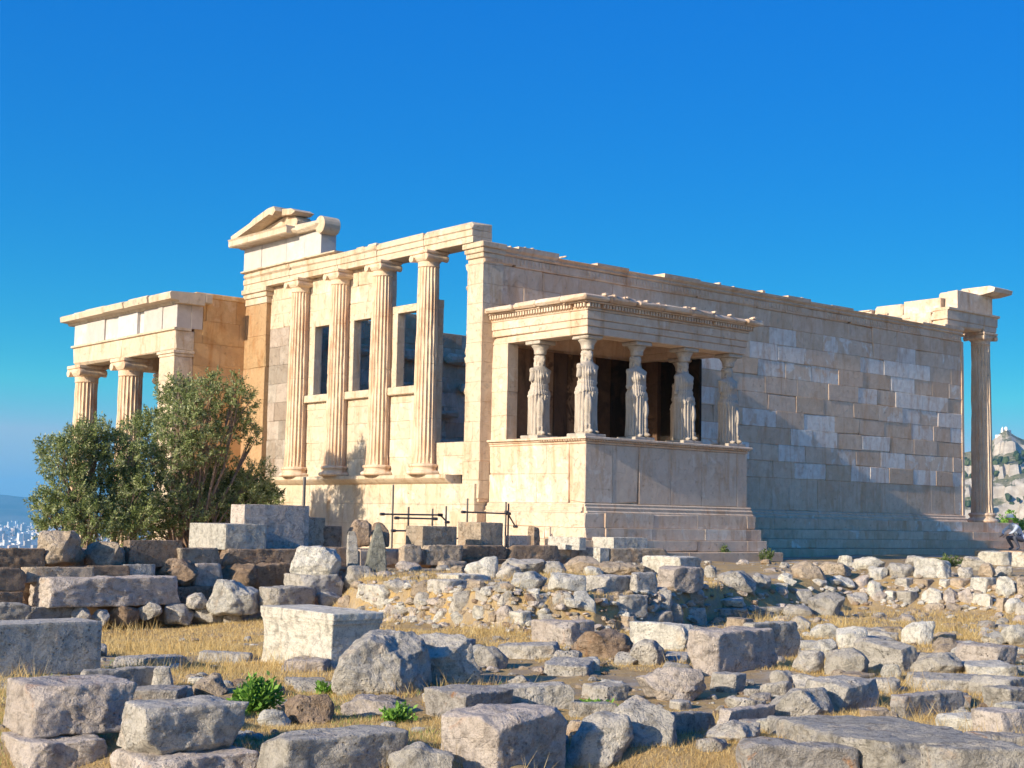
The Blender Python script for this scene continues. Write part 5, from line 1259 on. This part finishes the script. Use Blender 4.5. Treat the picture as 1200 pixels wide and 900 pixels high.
# crouching visitor at the right edge
def person(p, rz):
    jt = {'pel': (0, 0, .36), 'bel': (.0, .10, .50), 'che': (0, .26, .66), 'nek': (0, .36, .80), 'hea': (0, .42, .95),
          'hl': (-.09, .02, .34), 'kl': (-.16, .42, .42), 'al': (-.14, .20, .08), 'tl': (-.15, .36, .03), 'hr': (.09, .02, .34), 'kr': (.16, .42, .40), 'ar': (.14, .20, .08), 'tr': (.15, .36, .03),
          'sl': (-.18, .28, .74), 'el': (-.24, .48, .58), 'wl': (-.10, .62, .46), 'sr': (.18, .28, .74), 'er': (.24, .48, .58), 'wr': (.10, .62, .46)}
    rad = dict(pel=.14, bel=.13, che=.15, nek=.055, hea=.085, hl=.10, kl=.065, al=.045, tl=.04, hr=.10, kr=.065, ar=.045, tr=.04, sl=.065, el=.045, wl=.03, sr=.065, er=.045, wr=.03)
    ed = [('pel', 'bel'), ('bel', 'che'), ('che', 'nek'), ('nek', 'hea'), ('pel', 'hl'), ('hl', 'kl'), ('kl', 'al'), ('al', 'tl'), ('pel', 'hr'), ('hr', 'kr'), ('kr', 'ar'), ('ar', 'tr'), ('che', 'sl'), ('sl', 'el'), ('el', 'wl'), ('che', 'sr'), ('sr', 'er'), ('er', 'wr')]
    for sd_, w_ in ((-1, 'wl'), (1, 'wr')):
        b = Vector(jt[w_]); k0 = w_+'p'; jt[k0] = tuple(b+Vector((-sd_*.02, .05, -.02))); rad[k0] = .026; ed.append((w_, k0))
        for i_ in range(4):
            o_ = (i_-1.5)*.02; jt[k0+str(i_)] = (jt[k0][0]+o_, jt[k0][1]+.05-.005*abs(i_-1.5), jt[k0][2]-.02); rad[k0+str(i_)] = .009; ed.append((k0, k0+str(i_)))
            jt[k0+str(i_)+'t'] = (jt[k0][0]+o_*1.1, jt[k0][1]+.075, jt[k0][2]-.05); rad[k0+str(i_)+'t'] = .008; ed.append((k0+str(i_), k0+str(i_)+'t'))
        jt[k0+'th'] = (b.x-sd_*.05, b.y+.06, b.z); rad[k0+'th'] = .01; ed.append((w_, k0+'th'))
    ks = list(jt); me = bpy.data.meshes.new('person'); me.from_pydata([jt[k] for k in ks], [(ks.index(a), ks.index(b)) for a, b in ed], [])
    o = bpy.data.objects.new('person', me); col.objects.link(o)
    md = o.modifiers.new('s', 'SKIN'); 
    for k, sv in zip(ks, me.skin_vertices[0].data): sv.radius = (rad[k], rad[k]); sv.use_root = (k == 'pel')
    o.modifiers.new('u', 'SUBSURF').levels = 2
    dg = bpy.context.evaluated_depsgraph_get(); m2 = bpy.data.meshes.new_from_object(o.evaluated_get(dg)); bpy.data.objects.remove(o)
    m2.materials.clear(); m2.materials.append(flatmat('jacket', (.55, .62, .74))); m2.materials.append(flatmat('skin', (.5, .32, .22))); m2.materials.append(flatmat('trousers', (.10, .11, .15)))
    for f in m2.polygons:
        c = f.center; f.use_smooth = True
        f.material_index = 1 if (c.z > .84 or (c.y > .60 and c.z > .3)) else 2 if (c.z < .34 or (c.y > .05 and c.z < .5 and abs(c.x) > .05)) else 0
    o = bpy.data.objects.new('person', m2); col.objects.link(o); o.location = p; o.rotation_euler = (0, 0, rz); tag(o, 'crouching person in a pale blue jacket and white hat at the right edge', 'person')
    mb = MB(); mb.lathe([(.15, 1.0), (.155, 1.01), (.105, 1.03), (.10, 1.09), (.06, 1.12), (.01, 1.125)], (0, .42), 20); mb.build('hat', flatmat('white_hat', (.8, .8, .78)), o, True)
    mb = MB()
    for s_ in (-1, 1): mb.tube((s_*.03, .50, .965), (s_*.03, .508, .965), .008, 8)
    mb.build('eyes', flatmat('eyes', (.03, .02, .02)), o)
    mb = MB(); mb.tube((0, .49, .96), (0, .525, .935), .008, 8, r2=.014); mb.build('nose', bpy.data.materials['skin'], o)
pp = CAM+ray(1197, 645)*44.; person((float(pp[0]), float(pp[1]), float(pp[2])), R(70))
s_o = MB(); s_o.box((pp[0]-1.2, pp[1]-.7, pp[2]-.5), (pp[0]+1.6, pp[1]+.9, pp[2]-.005), .3, .03); tag(s_o.build('low_platform', M_OLD, None, loc=tuple(pp)), 'low stone platform under the crouching person', 'platform')

# ================================================================== FAR AWAY
# rocky hill at the right
def at(px, d): s = (px-600)/FPX*d; return np.array([CAM[0]+d*math.cos(YAW)+s*math.sin(YAW), CAM[1]+d*math.sin(YAW)-s*math.cos(YAW)])
DH = 1700.
prof_px = [900, 1000, 1060, 1100, 1127, 1140, 1163, 1172, 1180, 1190, 1200, 1230, 1300, 1420, 1600]; prof_py = [605, 590, 560, 538, 529, 527, 517, 508, 504, 510, 515, 522, 545, 580, 615]
nu, nv_ = 260, 110; Vh = []; 
for jv in range(nv_):
    for iu in range(nu):
        px = 880+(1640-880)*iu/(nu-1); f = jv/(nv_-1); top = float(np.interp(px, prof_px, prof_py))
        dd = DH-480+f*960; c = at(px, DH); q = at(px, dd)*.55+ (c+(at(600, dd)-at(600, DH)))*.45
        zt = -.117-(top-(594.5+(px-42)*.0194))/FPX*DH; k = 1-abs(f-.5)*2
        z = -150+(zt+150)*(k**.8); nn = float(fbm(q[0]+5000, q[1]+5000, 130, 4, 5))-.5; n2 = float(fbm(q[0]+5000, q[1]+5000, 30, 6, 4))-.5
        z += (nn*60+n2*16)*(1-k**6)*(k > .02) + n2*5
        z = round(z/26+nn)*26*.35+z*.65 if .3 < k < .93 else z
        Vh.append((q[0], q[1], z))
Fh = [(j*nu+i, j*nu+i+1, (j+1)*nu+i+1, (j+1)*nu+i) for j in range(nv_-1) for i in range(nu-1)]
me = bpy.data.meshes.new('rocky_hill'); me.from_pydata(Vh, [], Fh); me.update()
M, t, b = newmat('hill'); v = vecs(t); ge = t.nodes.new('ShaderNodeNewGeometry'); sp = t.nodes.new('ShaderNodeSeparateXYZ'); t.links.new(ge.outputs['Normal'], sp.inputs[0])
n1 = tex(t, .022, 7, .65, v); n2 = tex(t, .11, 6, .7, v)
steep = math_(t, 'ADD', math_(t, 'MULTIPLY', math_(t, 'SUBTRACT', .86, sp.outputs[2]), 2.2), math_(t, 'MULTIPLY', math_(t, 'SUBTRACT', n1, .5), 3.))
c = mix(t, ramp(t, steep, [(.05, g(0)), (.3, g(1))]), mix(t, ramp(t, n2, [(.4, g(0)), (.6, g(1))]), (.07, .09, .035), (.24, .21, .13)), mix(t, ramp(t, n2, [(.4, g(0)), (.65, g(1))]), (.36, .31, .25), (.52, .47, .40)))
t.links.new(c, b.inputs['Base Color']); me.materials.append(M)
hl = bpy.data.objects.new('rocky_hill', me); col.objects.link(hl); tag(hl, kind='structure')
# pines on the hill
vs_, fs_, tn = [], [], []; base_i = 0
HV = np.array(Vh).reshape(nv_, nu, 3)
for k in range(2600):
    jv = random.randrange(3, nv_//2); iu = random.randrange(nu//4, nu-1); p = HV[jv, iu]
    if float(fbm(p[0]+5000, p[1]+5000, 60, 44)) < .40+.5*(jv/(nv_/2))**2-.16: continue
    s_ = random.uniform(2.5, 5.5); V_, F_ = PROT[k % 10]
    P_ = V_*np.array([s_*1.6, s_*1.6, s_*2.6])+np.array([p[0]+random.uniform(-5, 5), p[1]+random.uniform(-5, 5), p[2]-.6]); vs_.append(P_); fs_ += [tuple(q+base_i for q in f) for f in F_]; base_i += len(V_); tn += [random.random()]*len(F_)
me = bpy.data.meshes.new('hill_pines'); me.from_pydata(np.vstack(vs_).tolist(), [], fs_); a = me.attributes.new('tone', 'FLOAT', 'FACE'); a.data.foreach_set('value', tn); me.update(); me.materials.append(leafmat('pine', (.025, .05, .02), (.05, .08, .03), (.10, .13, .05)))
o = bpy.data.objects.new('hill_pines', me); col.objects.link(o); tag(o, 'dark pine wood covering the slopes of the rocky hill', 'trees', None, 'stuff')
# chapel on the summit
c = at(1181, DH); zt = -.117-(506-616.5)/FPX*DH
rt = empty('chapel', (c[0], c[1], zt)); tag(rt, 'tiny white domed chapel on the summit of the rocky hill', 'chapel')
Wm = flatmat('whitewash', (.82, .80, .76))
mb = MB(); mb.box((-5, -4, -6), (5, 4, 2), .5, .2); mb.build('nave', Wm, rt)
mb = MB(); mb.lathe([(2.2, 2), (2.2, 3.6), (2., 4.6), (1.4, 5.4), (.6, 5.9), (.1, 6)], n=16); mb.build('dome', Wm, rt)
mb = MB(); mb.box((-9, -1.2, -6), (-7, 1.2, 3), .5, .1); mb.lathe([(1.2, 3), (.1, 5.5)], (-8, 0), 8); mb.build('bell_tower', Wm, rt)
mb = MB(); mb.box((-16, -5, -9), (12, 5, -4.5), .5, .3); mb.build('terrace', Wm, rt)
# city in the plain
mb = MB(); M, t, b = newmat('city_walls'); atn = N(t, 'ShaderNodeAttribute', attribute_name='tone')
t.links.new(ramp(t, atn.outputs['Fac'], [(0, (.30, .27, .26)), (.3, (.62, .58, .54)), (.75, (.8, .78, .74)), (.95, (.45, .28, .2))]), b.inputs['Base Color'])
for k in range(9000):
    px = random.uniform(-260, 520) if random.random() < .5 else random.uniform(-60, 190); d = 1600*(11000/1600)**(random.random()**.75); c = at(px, d); a_ = random.uniform(10, 30); b_ = random.uniform(10, 30); h = random.uniform(8, 26) if random.random() < .96 else random.uniform(30, 60)
    mb.box((c[0]-a_/2, c[1]-b_/2, -152), (c[0]+a_/2, c[1]+b_/2, -150+h), random.random())
o = mb.build('city', M); tag(o, 'hazy mass of pale city buildings in the plain at the left', 'city', None, 'stuff')
# mountains on the horizon
def ridge(name, d, pts, depth, mat, seed):
    n = 160; Vm = []
    xs = [p[0] for p in pts]; ys = [p[1] for p in pts]
    for r_ in range(12):
        for i_ in range(n):
            px = xs[0]+(xs[-1]-xs[0])*i_/(n-1); f = r_/11; q = at(px, d+(f-.5)*depth); top = float(np.interp(px, xs, ys)); zt = -.117-(top-(594.5+(px-42)*.0194))/FPX*d
            k = max(0, 1-abs(f-.5)*2); z = -155+(zt+155)*k**.8+(float(fbm(q[0]+90000, q[1]+90000, 900, seed))-.5)*90*(k < .99)*(k > .02)
            Vm.append((q[0], q[1], z))
    me = bpy.data.meshes.new(name); me.from_pydata(Vm, [], [(j*n+i, j*n+i+1, (j+1)*n+i+1, (j+1)*n+i) for j in range(11) for i in range(n-1)]); me.polygons.foreach_set('use_smooth', [True]*len(me.polygons)); me.update(); me.materials.append(mat)
    o = bpy.data.objects.new(name, me); col.objects.link(o); tag(o, kind='structure')
M, t, b = newmat('mountain'); t.links.new(ramp(t, tex(t, .0015, 8, .65, vecs(t)), [(.4, (.06, .08, .05)), (.6, (.16, .15, .11))]), b.inputs['Base Color'])
ridge('mountains', 12500, [(-900, 560), (-600, 572), (-300, 566), (-120, 574), (-20, 578), (0, 579.5), (16, 579), (30, 581), (60, 583), (120, 578), (220, 584), (400, 590), (700, 592)], 4200, M, 2)
# the air between here and the mountains
mb = MB(); S_ = 17000.; mb.box((-S_, -S_, -157), (S_, S_, 330), .5)
M = bpy.data.materials.new('haze'); M.use_nodes = True; t = M.node_tree; t.nodes.clear(); out = t.nodes.new('ShaderNodeOutputMaterial'); vo = t.nodes.new('ShaderNodeVolumePrincipled')
vo.inputs['Color'].default_value = (.16, .56, .95, 1); vo.inputs['Density'].default_value = 7e-5; vo.inputs['Anisotropy'].default_value = .0; t.links.new(vo.outputs[0], out.inputs['Volume'])
o = mb.build('haze', M); tag(o, 'thin blue haze in the distant air', 'haze', None, 'stuff')
